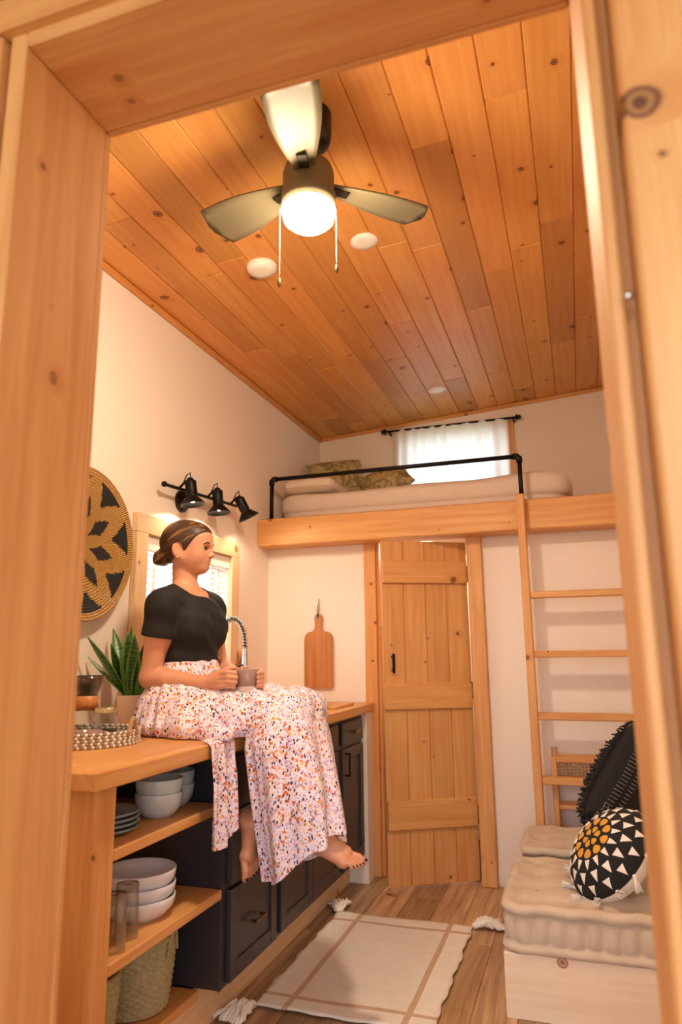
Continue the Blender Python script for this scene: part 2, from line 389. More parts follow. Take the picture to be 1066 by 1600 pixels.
# outside ground
t = NT('dry_ground'); struct(MB().box(-30, 30, -30, 30, -.5, -.35).build('ground', t.done(t.mix(t.noise(t.coord(), 3, 5), srgb(128, 132, 112), srgb(164, 160, 142)), .9)))
# ------------------------------------------------------------------ kitchen
ZT = .912; CX = -1.125
wt = tag(MB().box(XL, CX, 1.49, 3.945, ZT-.046, ZT, c=.004).build('worktop', block), 'long butcher block worktop running under the kitchen window', 'worktop')
# open shelf unit at the near end
su = tag(empty('shelf_unit'), 'open wooden shelf unit with thick corner post below the worktop end', 'shelf')
MB().box(-1.245, -1.16, 1.54, 1.625, 0, ZT-.046, c=.004).build('corner_post', pine[2], su)
MB().box(-1.80, -1.72, 1.54, 1.625, 0, ZT-.046, c=.004).build('corner_post', pine[2], su)
MB().box(-1.78, -1.16, 1.626, 2.20, .676, .705, c=.003).build('shelf_board', pine[1], su)
MB().box(-1.78, -1.16, 1.626, 2.212, .41, .44, c=.003).build('shelf_board', pine[1], su)
MB().box(-1.78, -1.235, 1.545, 2.212, .112, .138, c=.003).build('base_board', pine[1], su)
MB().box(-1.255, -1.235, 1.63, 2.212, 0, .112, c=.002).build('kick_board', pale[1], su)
MB().box(-1.785, -1.775, 1.62, 2.212, .138, ZT-.046).build('back_panel', navyd, su)
MB().box(-1.72, -1.20, 2.19, 2.212, .385, .41, c=.002).build('shelf_cleat', pine[0], su)
# base cabinets
def shaker(m_, y0, y1, z0, z1, x, parent, name, flat=False, rail=.052):
    if flat: return MB().box(x, x+.019, y0, y1, z0, z1, c=.003).build(name, navy, parent)
    o = MB(); o.box(x, x+.012, y0+.01, y1-.01, z0+.01, z1-.01)
    for b in ((y0, y0+rail, z0, z1), (y1-rail, y1, z0, z1), (y0+rail, y1-rail, z0, z0+rail), (y0+rail, y1-rail, z1-rail, z1)):
        o.box(x, x+.020, b[0], b[1], b[2], b[3], c=.003)
    return o.build(name, navy, parent)
def pull_v(y, z, x, parent):
    o = MB(); o.box(x, x+.028, y-.004, y+.004, z-.055, z-.047, c=.001); o.box(x, x+.028, y-.004, y+.004, z+.047, z+.055, c=.001)
    o.box(x+.022, x+.030, y-.005, y+.005, z-.058, z+.058, c=.002); return o.build('handle', black, parent)
def pull_h(y, z, x, parent):
    o = MB(); o.box(x, x+.026, y-.040, y-.032, z-.004, z+.004, c=.001); o.box(x, x+.026, y+.032, y+.040, z-.004, z+.004, c=.001)
    o.box(x+.020, x+.030, y-.046, y+.046, z-.005, z+.005, c=.002); return o.build('handle', brass, parent)
FX = -1.165
def cab(y0, y1, label):
    c = tag(empty('base_cabinet'), label, 'cabinet')
    MB().box(-1.79, FX, y0, y1, .138, ZT-.046, c=.002).build('body', navyd, c); return c
ca = cab(2.218, 2.64, 'charcoal base cabinet with stacked drawers next to the open shelves')
for z0, z1 in ((.15, .425), (.44, .665), (.68, .845)):
    d = shaker(0, 2.25, 2.625, z0, z1, FX, ca, 'drawer', z0 > .6)
    pull_h(2.437, (z0+z1)/2, FX+.018, d)
cb = cab(2.64, 3.385, 'wide charcoal sink cabinet with two panelled doors below the faucet')
shaker(0, 2.665, 3.365, .735, .845, FX, cb, 'false_front', True)
for y0, y1, hy in ((2.665, 3.005, 2.975), (3.015, 3.365, 3.045)):
    d = shaker(0, y0, y1, .155, .715, FX, cb, 'cabinet_door'); pull_v(hy, .645, FX+.018, d)
cc_ = cab(3.385, 3.80, 'narrow charcoal cabinet with one drawer and one door beside the door frame')
d = shaker(0, 3.42, 3.765, .735, .845, FX, cc_, 'drawer', True); pull_h(3.60, .79, FX+.018, d)
d = shaker(0, 3.42, 3.765, .155, .715, FX, cc_, 'cabinet_door'); pull_v(3.455, .645, FX+.018, d)
MB().box(-1.79, -1.135, 3.80, 3.928, 0, ZT-.046, c=.002).build('filler_panel', whitep, cc_)
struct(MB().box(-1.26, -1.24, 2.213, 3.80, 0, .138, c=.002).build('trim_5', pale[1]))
# stove cover board lying at the far end of the worktop
sc = tag(MB().box(-1.74, -1.172, 3.385, 3.70, ZT-.002, ZT+.016, c=.003).build('cover_board', block), 'flat wooden cover board lying on the far end of the worktop', 'board')
# cutting board on the partition
pts = []
def arc(cx, cz, r, a0, a1, n=8): return [(cx+r*math.cos(math.radians(a0+(a1-a0)*i/n)), cz+r*math.sin(math.radians(a0+(a1-a0)*i/n))) for i in range(n+1)]
bx, bw = -1.464, .088
pts = arc(bx+bw-.012, .989+.012, .012, -90, 0)+arc(bx+bw-.045, 1.27, .045, 0, 80)+arc(bx+.055, 1.345, .034, 260, 180)+arc(bx, 1.395, .024, 0, 180)+arc(bx-.055, 1.345, .034, 0, -80)+arc(bx-bw+.045, 1.27, .045, 100, 180)+arc(bx-bw+.012, .989+.012, .012, 180, 270)
cbd = tag(empty('cutting_board'), 'paddle shaped wooden cutting board hanging on the wall by a cord', 'cutting board')
MB().prism(pts, lambda a, b, t: (a, t, b), YD-.024, YD-.006).build('board', board, cbd)
MB().lathe([(.004, 0), (.009, 0), (.009, .003), (.004, .003)], 16, Matrix.Translation((bx, YD-.024, 1.397)) @ Matrix.Rotation(PI/2, 4, 'X')).build('grommet', steel, cbd)
MB().tube([(bx+.002, YD-.027, 1.397), (bx+.006, YD-.02, 1.45), (bx, YD-.006, 1.50), (bx-.006, YD-.02, 1.45), (bx-.002, YD-.027, 1.397)], .0022, 6).build('cord', blackm, cbd)
MB().tube([(bx, YD, 1.502), (bx, YD-.02, 1.505)], .003, 8).build('nail', steel, cbd)
# ------------------------------------------------------------------ crockery on the shelves
blueg = ceramic('pale_blue_glaze', srgb(196, 212, 218)); bluew = ceramic('white_blue_glaze', srgb(222, 226, 236)); slate = ceramic('grey_blue_glaze', srgb(140, 158, 170))
def vessel(name, prof_out, prof_in, loc, mat, label, cat, group=None, n=48):
    o = MB().lathe(prof_out+prof_in, n, Matrix.Translation(loc)).build(name, mat); return tag(o, label, cat, group)
def bowl(r, h, loc, mat, label, group, foot=.55):
    out = [(.001, .004), (r*foot*.9, .004), (r*foot*.92, 0), (r*foot, 0), (r*.8, h*.22), (r*.93, h*.45), (r*.985, h*.7), (r, h*.97), (r*.985, h)]
    inn = [(r*.955, h*.97), (r*.94, h*.7), (r*.87, h*.42), (r*.7, h*.2), (r*.4, h*.11), (.001, h*.1)]
    return vessel('bowl', out, inn, loc, mat, label, 'bowl', group)
for (x, y, nm) in ((-1.265, 1.985, 'front'), (-1.305, 2.125, 'rear')):
    for k in range(2):
        lab = {('front', 0): 'lower pale blue bowl of the pair beside the stacked plates', ('front', 1): 'upper pale blue bowl of the pair beside the stacked plates',
               ('rear', 0): 'lower pale blue bowl of the pair behind the skirt end of the shelf', ('rear', 1): 'upper pale blue bowl of the pair behind the skirt end of the shelf'}[nm, k]
        bowl(.072, .072, (x, y, .705+k*.040), blueg, lab, 'pale blue cereal bowls', .62)
pn = ['lowest', 'second', 'third', 'topmost']
for k in range(4):
    r = .098
    vessel('plate', [(.001, .002), (r*.58, .002), (r*.6, 0), (r*.66, 0), (r*.9, .010), (r, .017)], [(r*.985, .019), (r*.88, .013), (r*.66, .006), (.001, .005)], (-1.30, 1.765, .705+k*.0135), slate,
           pn[k]+' grey blue plate of the stack on the upper shelf', 'plate', 'stacked grey blue plates')
bn = ['bottom', 'middle', 'top']
for k in range(3):
    bowl(.108, .058 if k < 2 else .060, (-1.29, 1.935, .44+k*.035), bluew, bn[k]+' wide white bowl of the three nested on the middle shelf', 'wide white serving bowls', .7)
for k, (x, y, lab) in enumerate(((-1.205, 1.70, 'upturned clear tumbler next to the corner post'), (-1.225, 1.785, 'upturned clear tumbler touching the wide white bowls'))):
    r, h = .033, .135
    vessel('tumbler', [(r, 0), (r*.97, h*.5), (r*.9, h), (.001, h)], [(.001, h-.012), (r*.82, h-.012), (r*.9, h*.5), (r*.92, 0), (r, 0)], (x, y, .4405), glass, lab, 'glass', 'clear tumblers', 32)
# seagrass baskets
t = NT('seagrass'); p = t.coord(); nz = t.noise(p, 90, 3)
seag = t.done(t.mix(nz, srgb(206, 198, 156), srgb(126, 120, 82)), .85, 0, t.noise(p, 300, 2), .4, .003)
def weave_basket(loc, r0_, r1_, h, label, handles=True):
    b = tag(empty('seagrass_basket'), label, 'basket'); x, y, z = loc
    nr, ns = 24, 96; vs = []
    prof = [(0.02, .004)]+[(r0_*(.3+.7*i/4), .004) for i in range(5)]
    for i in range(nr*3):
        s = i/(nr*3-1); prof.append((r0_+(r1_-r0_)*math.sin(s*PI/2), .004+s*h))
    for i, (r, zz) in enumerate(prof):
        for k in range(ns):
            a = 2*PI*k/ns; rr = r
            if i > 5:
                rowi = (i-6)//3; ph = ((k//2)+rowi) % 2
                rr += .0085*math.sin(PI*((i-6) % 3+.5)/3)*(1 if ph else .25)*math.sin(PI*((k % 2)+.5)/2)
            vs.append((x+rr*math.cos(a), y+rr*math.sin(a), z+zz))
    fs = grid_faces(len(prof), ns, True); m = MB().add(vs, fs, 0, True)
    vi = [(x+(r-.007)*math.cos(2*PI*k/ns), y+(r-.007)*math.sin(2*PI*k/ns), z+zz+(.003 if i < 6 else 0)) for i, (r, zz) in enumerate(prof[:6]+prof[6::6]+[prof[-1]]) for k in range(ns)]
    m.add(vi, grid_faces(len(vi)//ns, ns, True), 0, True); m.build('weave', seag, b)
    MB().tube([(x+r1_*math.cos(a), y+r1_*math.sin(a), z+h) for a in [2*PI*i/48 for i in range(48)]], .006, 8, closed=True).build('rim', seag, b)
    if handles:
        for a0 in (0.15, 0.15+PI):
            P = []
            for i in range(13):
                q = i/12; a = a0-.3+.6*q; P.append((x+(r1_+.006)*math.cos(a), y+(r1_+.006)*math.sin(a), z+h-.05+.075*math.sin(PI*q)))
            MB().tube(P, .0045, 8).build('handle', seag, b)
    return b
weave_basket((-1.375, 2.055, .138), .102, .122, .205, 'round seagrass basket with rope handles below the wide bowls')
weave_basket((-1.375, 1.775, .138), .10, .118, .195, 'seagrass basket tucked behind the corner post', False)
# ------------------------------------------------------------------ tray with coffee things
t = NT('grey_rope'); p = t.coord(); rope_g = t.done(srgb(150, 142, 134), .9, 0, t.noise(p, 400, 2), .3, .002)
rope_w = fabric('white_rope', srgb(236, 228, 216)); jute = fabric('jute_rope', srgb(196, 164, 124), srgb(150, 116, 80), 300)
TX, TY, TR = -1.53, 1.965, .165
tr = tag(empty('woven_tray'), 'round grey and white woven tray on the worktop end', 'tray')
MB().lathe([(.001, 0), (TR-.004, 0), (TR-.004, .008), (.001, .008)], 56, Matrix.Translation((TX, TY, ZT))).build('tray_base', rope_g, tr)
m = MB(); nb = 96
for lv in range(5):
    for k in range(nb):
        a = 2*PI*(k+.5*(lv % 2))/nb
        mm = Matrix.Rotation(a, 3, 'Z')
        m.ball((TX+TR*math.cos(a), TY+TR*math.sin(a), ZT+.005+lv*.0092), (.0042, .0060, .0054), mm, 4, mat=(k+lv) % 2)
o = m.build('rim', [rope_w, rope_g], tr); o['kind'] = 'stuff'
for a0 in (.05, .05+PI):
    P = [(TX+(TR+.004)*math.cos(a0-.16+.32*i/12), TY+(TR+.004)*math.sin(a0-.16+.32*i/12), ZT+.03+.052*math.sin(PI*i/12)) for i in range(13)]
    MB().tube(P, .0065, 8).build('handle', jute, tr)
mauve = ceramic('mauve_glaze', srgb(156, 126, 120))
zt = ZT+.0085
def mug(loc, r, h, ang, label, hgt=True):
    b = tag(empty('mug'), label, 'mug'); M_ = Matrix.Translation(loc)
    MB().lathe([(.001, 0), (r*.78, 0), (r*.86, h*.05), (r*.9, h*.24)], 40, M_).build('base_band', ceramic('cream_glaze', srgb(222, 210, 196)), b)
    MB().lathe([(r*.9, h*.24), (r, h*.4), (r, h*.98), (r*.97, h), (r*.92, h*.98), (r*.9, h*.3), (.001, h*.12)], 40, M_).build('body', mauve, b)
    c, s = math.cos(ang), math.sin(ang); P = []
    for i in range(13):
        q = -PI/2+PI*i/12; d = r*.95+.024*math.cos(q); P.append((loc[0]+c*d, loc[1]+s*d, loc[2]+h*.55+h*.28*math.sin(q)))
    MB().tube(P, .0055, 8).build('handle', mauve, b); return b
mug((-1.462, 1.885, zt), .043, .042, .6, 'low mauve cup standing on the woven tray')
mug((-1.545, 1.865, zt), .040, .045, 1.2, 'second mauve cup on the tray, closer to the wall')
# lidded jar
jr = tag(empty('glass_jar'), 'glass jar with coffee beans and a metal lid on the tray', 'jar'); J = Matrix.Translation((-1.475, 1.985, zt))
MB().lathe([(.001, 0), (.036, 0), (.040, .006), (.040, .066), (.032, .082), (.032, .092), (.029, .092), (.029, .08), (.037, .064), (.037, .006), (.001, .004)], 40, J).build('jar_body', glass, jr)
MB().lathe([(.001, .006), (.0355, .008), (.0355, .034), (.001, .038)], 32, J).build('coffee_beans', plain('coffee', srgb(52, 34, 24), .7), jr)
MB().lathe([(.035, .088), (.035, .102), (.033, .104), (.001, .104)], 40, J).build('lid', plain('tin_lid', srgb(190, 176, 140), .3, 1), jr)
# pour-over carafe with wooden collar and dripper
cf = tag(empty('coffee_carafe'), 'hourglass glass coffee carafe with wooden collar on the tray', 'carafe'); K = Matrix.Translation((-1.585, 2.022, zt))
MB().lathe([(.001, 0), (.052, 0), (.058, .01), (.056, .05), (.034, .10), (.027, .115), (.034, .13), (.062, .20), (.060, .20), (.032, .13), (.025, .115), (.032, .10), (.053, .05), (.054, .012), (.001, .004)], 40, K).build('carafe_glass', glass, cf)
MB().lathe([(.036, .095), (.044, .092), (.040, .115), (.044, .138), (.038, .138), (.029, .115), (.036, .095)], 32, K).build('wooden_collar', board, cf)
MB().lathe([(.030, .126), (.056, .19), (.058, .203), (.054, .19), (.030, .128)], 32, K).build('filter_cone', plain('dark_filter', srgb(60, 46, 38), .5, .4), cf)
# second lidded canister
cn = tag(empty('storage_canister'), 'clear canister with a cork lid on the tray near the corner', 'canister'); K = Matrix.Translation((-1.635, 1.928, zt))
MB().lathe([(.001, 0), (.040, 0), (.042, .004), (.042, .062), (.039, .062), (.039, .006), (.001, .004)], 36, K).build('canister_body', glass, cn)
MB().lathe([(.001, .058), (.045, .058), (.045, .074), (.001, .074)], 36, K).build('cork_lid', board, cn)
# snake plant
sp = tag(empty('snake_plant'), 'snake plant with upright striped leaves in a cream pot on the worktop', 'potted plant'); PX, PY = -1.63, 2.35
K = Matrix.Translation((PX, PY, ZT))
t = NT('pot_clay'); zz = t.xyz(t.coord())[2]; potm = t.done(srgb(230, 210, 186), .6)
MB().lathe([(.001, 0), (.043, 0), (.046, .004), (.058, .125), (.060, .13), (.056, .13), (.053, .115), (.001, .112)], 40, K).build('pot', potm, sp)
MB().lathe([(.053, .113), (.03, .116), (.001, .118)], 24, K).build('soil', plain('soil', srgb(48, 36, 28), .95), sp)
t = NT('snake_leaf'); c = t.xyz(t.coord()); nz = t.noise(t.coord(), 30, 3)
band = t.math('SINE', t.math('ADD', t.math('MULTIPLY', c[2], 420), t.math('MULTIPLY', nz, 14)))
leafm = t.done(t.mix(t.step(band, -.2, .7), srgb(62, 108, 50), srgb(26, 62, 34)), .35)
leafe = plain('snake_leaf_edge', srgb(96, 140, 60), .4)
def leafo(az, lean, h, w, tw, bend, bow=.0):
    n, q = 22, 7; vs = []; w *= 1.2
    for i in range(n):
        s = i/(n-1); wd = w*(.55+.9*s-.2*s*s) if s < .45 else w*(.55+.9*.45-.2*.2025)*max(0.0, 1-((s-.45)/.55)**1.8)
        wd = max(wd, .0006); r = .012+lean*s+bend*s*s; z = .112+h*s*math.cos(lean)
        cx, cyy = math.cos(az)*r, math.sin(az)*r; ta = az+PI/2+tw*s
        for j in range(q):
            e = (j/(q-1)-.5)*2; v = abs(e)**2*wd*.35
            vs.append((PX+cx+math.cos(ta)*e*wd+math.cos(az)*v, PY+cyy+math.sin(ta)*e*wd+math.sin(az)*v, ZT+z))
    fs = grid_faces(n, q); m = MB().add(vs, fs, [1 if f[0] % q in (0, q-2) else 0 for f in fs], True)
    o = m.build('leaf', [leafm, leafe], sp, fix=False); md = o.modifiers.new('thick', 'SOLIDIFY'); md.thickness = .003; return o
for a in ((-2.2, .12, .235, .026, .5, .05), (2.9, .07, .27, .028, -.4, .05), (-1.3, .05, .25, .030, .6, .02), (-.5, .05, .20, .028, .3, .01), (.35, .03, .235, .026, -.5, .0), (1.2, .06, .22, .026, .4, .03),
          (-1.75, .02, .275, .026, -.3, -.01), (2.2, .10, .17, .022, .3, .04), (-.05, .05, .16, .024, .2, .03), (-2.7, .13, .16, .022, -.4, .03), (-1.0, .06, .24, .026, -.5, .02), (-2.0, .07, .21, .028, .2, .02), (3.1, .08, .20, .022, .4, .01)): leafo(*a)
# black canister beside the plant
bc = tag(empty('coffee_canister'), 'tall matt black canister between the plant pot and the woman', 'canister'); K = Matrix.Translation((-1.68, 2.455, ZT))
MB().lathe([(.001, 0), (.050, 0), (.052, .003), (.052, .125), (.05, .127), (.001, .127)], 40, K).build('canister_body', blackm, bc)
MB().lathe([(.052, .127), (.0535, .128), (.0535, .146), (.05, .15), (.02, .152), (.012, .155), (.013, .165), (.001, .168)], 40, K).build('lid', blackm, bc)
# faucet
fa = tag(empty('kitchen_faucet'), 'chrome spring neck kitchen faucet standing behind the woman', 'faucet'); fx, fy = -1.62, 2.99
MB().lathe([(.001, 0), (.027, 0), (.027, .008), (.018, .014), (.018, .20), (.012, .205), (.012, .32), (.001, .32)], 24, Matrix.Translation((fx, fy, ZT))).build('faucet_body', steel, fa)
NP = 60; cen = []
for i in range(NP+1):
    q = PI*i/NP*1.02; cen.append(Vector((fx+.012+.03*(1-math.cos(q)), fy+.075-.075*math.cos(q), ZT+.32+.125*math.sin(q)-.0*i)))
MB().tube(cen, .006, 8).build('hose', plain('dark_hose', srgb(60, 60, 60), .4, .8), fa)
H = []
for i in range(26*12):
    s = i/(26*12-1)*NP; k = min(int(s), NP-1); c0 = cen[k].lerp(cen[k+1], s-k); tt = (cen[k+1]-cen[k]).normalized(); a = Vector((1, 0, 0)); b = tt.cross(a).normalized(); a = b.cross(tt)
    an = 2*PI*i/12; H.append(c0+(a*math.cos(an)+b*math.sin(an))*.0125)
MB().tube(H, .0026, 6).build('spring', steel, fa)
e = cen[-1]; MB().lathe([(.001, 0), (.019, 0), (.019, .03), (.015, .06), (.012, .13), (.009, .16), (.001, .16)], 24, Matrix.Translation(e-Vector((0, 0, .155)))).build('spray_head', steel, fa)
MB().tube([(fx, fy, ZT+.22), (fx+.03, fy+.07, ZT+.22), (e.x, e.y, ZT+.225)], .005, 8).build('holder_arm', brass, fa)
MB().tube([(fx, fy, ZT+.10), (fx+.06, fy-.02, ZT+.12)], .006, 8).build('lever', steel, fa)
# utensil crock with spoons
ck = vessel('utensil_crock', [(.001, 0), (.045, 0), (.048, .004), (.05, .13), (.047, .133)], [(.045, .13), (.043, .01), (.001, .008)], (-1.67, 3.315, ZT), ceramic('white_crock', srgb(238, 228, 214)), 'white ceramic crock holding wooden spoons by the faucet', 'crock')
for i, (dx, dy, lab) in enumerate(((.012, -.045, 'wooden spoon leaning towards the faucet in the white crock'), (-.01, .03, 'wooden spoon leaning away from the faucet in the white crock'), (.02, .012, 'short wooden spoon upright in the middle of the white crock'))):
    b0 = Vector((-1.67+dx*.9, 3.315+dy*.45, ZT+.012)); tp = Vector((-1.67+dx*1.2, 3.315+dy, ZT+(.225, .22, .19)[i])); d = (tp-b0).normalized()
    m = MB().tube([b0, b0.lerp(tp, .5), tp], [.006, .006, .007], 8)
    q = Vector((0, 0, 1)).rotation_difference(d).to_matrix() @ Matrix.Rotation(.5, 3, 'Z')
    m.ball(tp+d*.03, (.013, .034, .048), q, 10); tag(m.build('wooden_spoon', board), lab, 'spoon', 'spoons in the crock')
# ------------------------------------------------------------------ woven wall basket
gold = NT('golden_straw'); p = gold.coord(); c = gold.xyz(p)
ang = gold.math('ARCTAN2', gold.math('SUBTRACT', c[2], 1.61), gold.math('SUBTRACT', c[1], 2.173))
st = gold.math('SINE', gold.math('MULTIPLY', ang, 190))
gold = gold.done(gold.mix(gold.step(st, -.9, .3), srgb(164, 118, 56), gold.mix(gold.noise(p, 40, 2), srgb(214, 170, 98), srgb(186, 136, 66))), .6, 0, st, .6, .004)  # stitch grooves tinted darker: crevice shade put into the colour
ink = fabric('black_straw', srgb(20, 16, 15), srgb(34, 28, 24), 200)
R = .296; nring = 27; ns = 240; per = 4; vs = []; MI = []
rr = [(R*(i/(nring*per)), i) for i in range(1, nring*per+1)]
for r, i in rr:
    for k in range(ns):
        a = 2*PI*k/ns; coil = abs(math.sin(PI*i/per))*.005; dish = .045*(r/R)**2
        vs.append((XL+.012+dish+coil, 2.173+r*math.cos(a), 1.61+r*math.sin(a)))
fs = grid_faces(len(rr), ns, True)
for f in fs:
    i, k = divmod(f[0], ns); q = rr[i][0]/R; ring = int(i/per)/nring; a = 8*(k/ns)+.25
    w = abs((a % 1)-.5)*2; w2 = abs(((a+.5) % 1)-.5)*2; dark = 0
    if .60 < ring < .88 and w < (ring-.58)/.30*.72: dark = 1
    if .20 < ring <= .62 and w2 < (1-abs(ring-.40)/.22)*.62: dark = 1
    if ring < .10: dark = 1
    MI.append(dark)
tag(MB().add(vs, fs, MI, True).build('wall_basket', [gold, ink]), 'round woven straw basket with black star pattern hung on the wall', 'wall basket')
# ------------------------------------------------------------------ wall sconce: three heads
sn = tag(empty('wall_spotlight'), 'black three headed spotlight bar above the kitchen window', 'wall lamp')
bar = [(-1.745, 2.69, 1.955), (-1.735, 2.90, 1.962), (-1.73, 3.37, 1.985)]
MB().tube(bar, .008, 10).build('bar', black, sn)
MB().ball((-1.745, 2.685, 1.955), .014, n=8).build('bar_end', black, sn)
MB().lathe([(.001, .055), (.008, .055), (.008, .02), (.05, .018), (.055, .012), (.055, 0), (.001, 0)], 32, Matrix.Translation((XL, 2.92, 1.925)) @ Matrix.Rotation(PI/2, 4, 'Y')).build('wall_plate', black, sn)
bulb = emit('warm_bulb', (1, .81, .58, 1), BULB)
HEADS = ((2.835, 1.965, (.14, .02, -1)), (3.10, 1.975, (.10, 0, -1)), (3.345, 1.985, (.38, .30, -.9)))
for y, z, dr in HEADS:
    d = Vector(dr).normalized(); q = Vector((0, 0, -1)).rotation_difference(d).to_matrix().to_4x4(); top = Vector((-1.70, y, z+.035)); Mh = Matrix.Translation(top) @ q @ Matrix.Scale(1.15, 4)
    hd = MB().lathe([(.001, .012), (.012, .012), (.014, .004), (.022, 0), (.024, -.004), (.024, -.062), (.022, -.066), (.026, -.070), (.050, -.098), (.052, -.104), (.049, -.104), (.024, -.072), (.001, -.068)], 32, Mh).build('lamp_head', black, sn)
    MB().ball(Mh @ Vector((0, 0, -.082)), (.017, .017, .012), n=8).build('bulb', bulb, hd)
    MB().tube([Vector((-1.733, y-.035, z+.0)), Vector((-1.715, y-.02, z+.028)), top+Vector((0, 0, .012))], .006, 8).build('arm', black, hd)
    MB().tube([Vector((-1.728, y-.03, z)), Vector((-1.70, y-.035, z+.055)), Vector((-1.695, y-.012, z+.072)), top+Vector((0, 0, .008))], .0028, 6).build('wire', black, hd)
# ------------------------------------------------------------------ ceiling fan
FC = Vector((-.711, 1.843, 0)); fan = tag(empty('ceiling_fan'), 'three bladed ceiling fan with round light and pull chains', 'ceiling fan')
T = lambda z: Matrix.Translation((FC.x, FC.y, z))
bronze = plain('dark_bronze', srgb(52, 46, 38), .38, .7); grey = plain('fan_grey', srgb(104, 94, 70), .55, .1)
MB().lathe([(.001, .0), (.05, 0), (.068, .012), (.075, .04), (.075, .115), (.001, .115)], 40, T(2.79)).build('canopy', bronze, fan)
MB().tube([(FC.x, FC.y, 2.80), (FC.x, FC.y, 2.70)], .014, 16).build('downrod', bronze, fan)
MB().lathe([(.001, .155), (.05, .155), (.075, .145), (.082, .12), (.082, .06), (.086, .05), (.086, 0), (.001, 0)], 48, T(2.565)).build('motor_housing', grey, fan)
gl = emit('fan_globe', (1, .80, .56, 1), GLOBE)
MB().lathe([(.084, .024), (.084, .008), (.078, -.018), (.06, -.034), (.03, -.042), (.001, -.044)], 48, T(2.545)).build('light_globe', gl, fan)
for i, (ang, r) in enumerate(((43, .43), (162, .43), (-78, .42))):
    a = math.radians(ang); n, q = 14, 7; vs = []
    for k in range(n):
        s = k/(n-1); rr_ = .07+(r-.07)*s; wd = (.028+.052*math.sin(min(1, s*1.25)*PI/2))*(1 if s < .93 else math.sqrt(max(.02, 1-((s-.93)/.07)**2)))
        for j in range(q):
            e = (j/(q-1)-.5)*2; vs.append((rr_, e*wd+.012*s, e*wd*.22+.004*(1-e*e)))
    Mb = T(2.66) @ Matrix.Rotation(a, 4, 'Z'); vs = [Mb @ Vector(v) for v in vs]
    o = MB().add(vs, grid_faces(n, q), 0, True).build('blade', grey, fan, fix=False); md = o.modifiers.new('thick', 'SOLIDIFY'); md.thickness = .007; md.offset = 0
    MB().box(.05, .14, -.016, .016, -.010, -.003, c=.002, M=Mb).build('blade_arm', bronze, fan)
for dx, L, yy in ((-.087, .25, -.01), (.087, .20, .0)):
    p0 = FC+Vector((dx*math.cos(.32), dx*math.sin(.32)+yy, 2.572)); m = MB()
    m.tube([p0, p0-Vector((0, 0, L))], .0013, 6); 
    for k in range(int(L/.008)): m.ball(p0-Vector((0, 0, k*.008)), .0021, n=3)
    c = m.build('pull_chain', steel, fan); MB().lathe([(.001, 0), (.005, .004), (.006, .014), (.0025, .03), (.001, .032)], 12, Matrix.Translation(p0-Vector((0, 0, L+.03)))).build('pull_knob', brass, c)
# ceiling discs
def disc(x, y, r, h, name, label, cat, n=40):
    M_ = Matrix.Translation((x, y, zc(x))) @ Matrix.Rotation(-math.atan(SLOPE), 4, 'Y')
    b = tag(empty(name), label, cat)
    MB().lathe([(r*.98, .004), (r, -h*.3), (r*.97, -h*.6), (r*.9, -h*.62)], n, M_).build('rim', white, b)
    MB().lathe([(r*.9, -h*.55), (r*.86, -h), (r*.5, -h*1.1), (.001, -h*1.12)], n, M_).build('cover', white, b)
    return b, M_
b, M_ = disc(-1.205, 2.548, .066, .026, 'smoke_detector', 'round white smoke detector on the ceiling near the left wall', 'smoke detector')
MB().ball(M_ @ Vector((-.045, 0, -.022)), .004, n=5).build('indicator', blackm, b)
disc(-.739, 2.567, .058, .008, 'ceiling_downlight', 'flat white ceiling disc behind the fan blade', 'ceiling light')
disc(-.772, 4.361, .058, .008, 'ceiling_downlight', 'flat white ceiling disc above the loft bed', 'ceiling light')
# bathroom lamp
bl_ = tag(empty('bathroom_lamp'), 'small round ceiling lamp glowing behind the plank door', 'ceiling light')
MB().lathe([(.07, 0), (.072, -.012), (.06, -.03), (.001, -.036)], 32, Matrix.Translation((-.95, 4.5, 1.86))).build('lamp_cover', emit('bath_glow', (1, .80, .58, 1), 150), bl_)
# ------------------------------------------------------------------ ladder
ld = tag(empty('loft_ladder'), 'pine ladder with flat rungs standing against the loft beam', 'ladder')
for x0 in (-.262, .262):
    MB().box(x0, x0+.040, 3.715, 3.789, 0, 2.005, c=.004).build('rail', pine[2], ld)
for z in (1.77, 1.471, 1.172, .868, .565, .265):
    if z > 1.6: continue
    MB().box(-.222, .262, 3.722, 3.785, z-.017, z+.017, c=.004).build('rung', pine[0], ld)
# woven stool behind the ladder
ws = tag(empty('woven_stool'), 'small wooden stool with woven cord back behind the ladder', 'stool')
x0, x1, y0, y1 = -.165, .22, 3.815, 3.93
for x in (x0, x1):
    for y, zz in ((y0, .665), (y1, .70)): MB().box(x-.014, x+.014, y-.014, y+.014, 0, zz, c=.003).build('leg', pine[2], ws)
for z in (.55, .655):
    MB().box(x0, x1, y0-.010, y0+.010, z-.012, z+.012, c=.003).build('rail', pine[0], ws)
    MB().box(x0, x1, y1-.010, y1+.010, z-.012, z+.012, c=.003).build('rail', pine[0], ws)
MB().box(x0, x1, y0, y1, .42, .44, c=.003).build('seat', pine[0], ws)
m = MB()
for lv in range(6):
    z = .571+lv*.0135
    for k in range(2): m.tube([(x0+.012+i*(x1-x0-.024)/60, y0+(.006 if k else -.006)*math.sin(i*PI/3+lv*PI), z+.004*math.cos(i*PI/3+k*PI)) for i in range(61)], .0038, 6)
o = m.build('woven_cord', jute, ws)
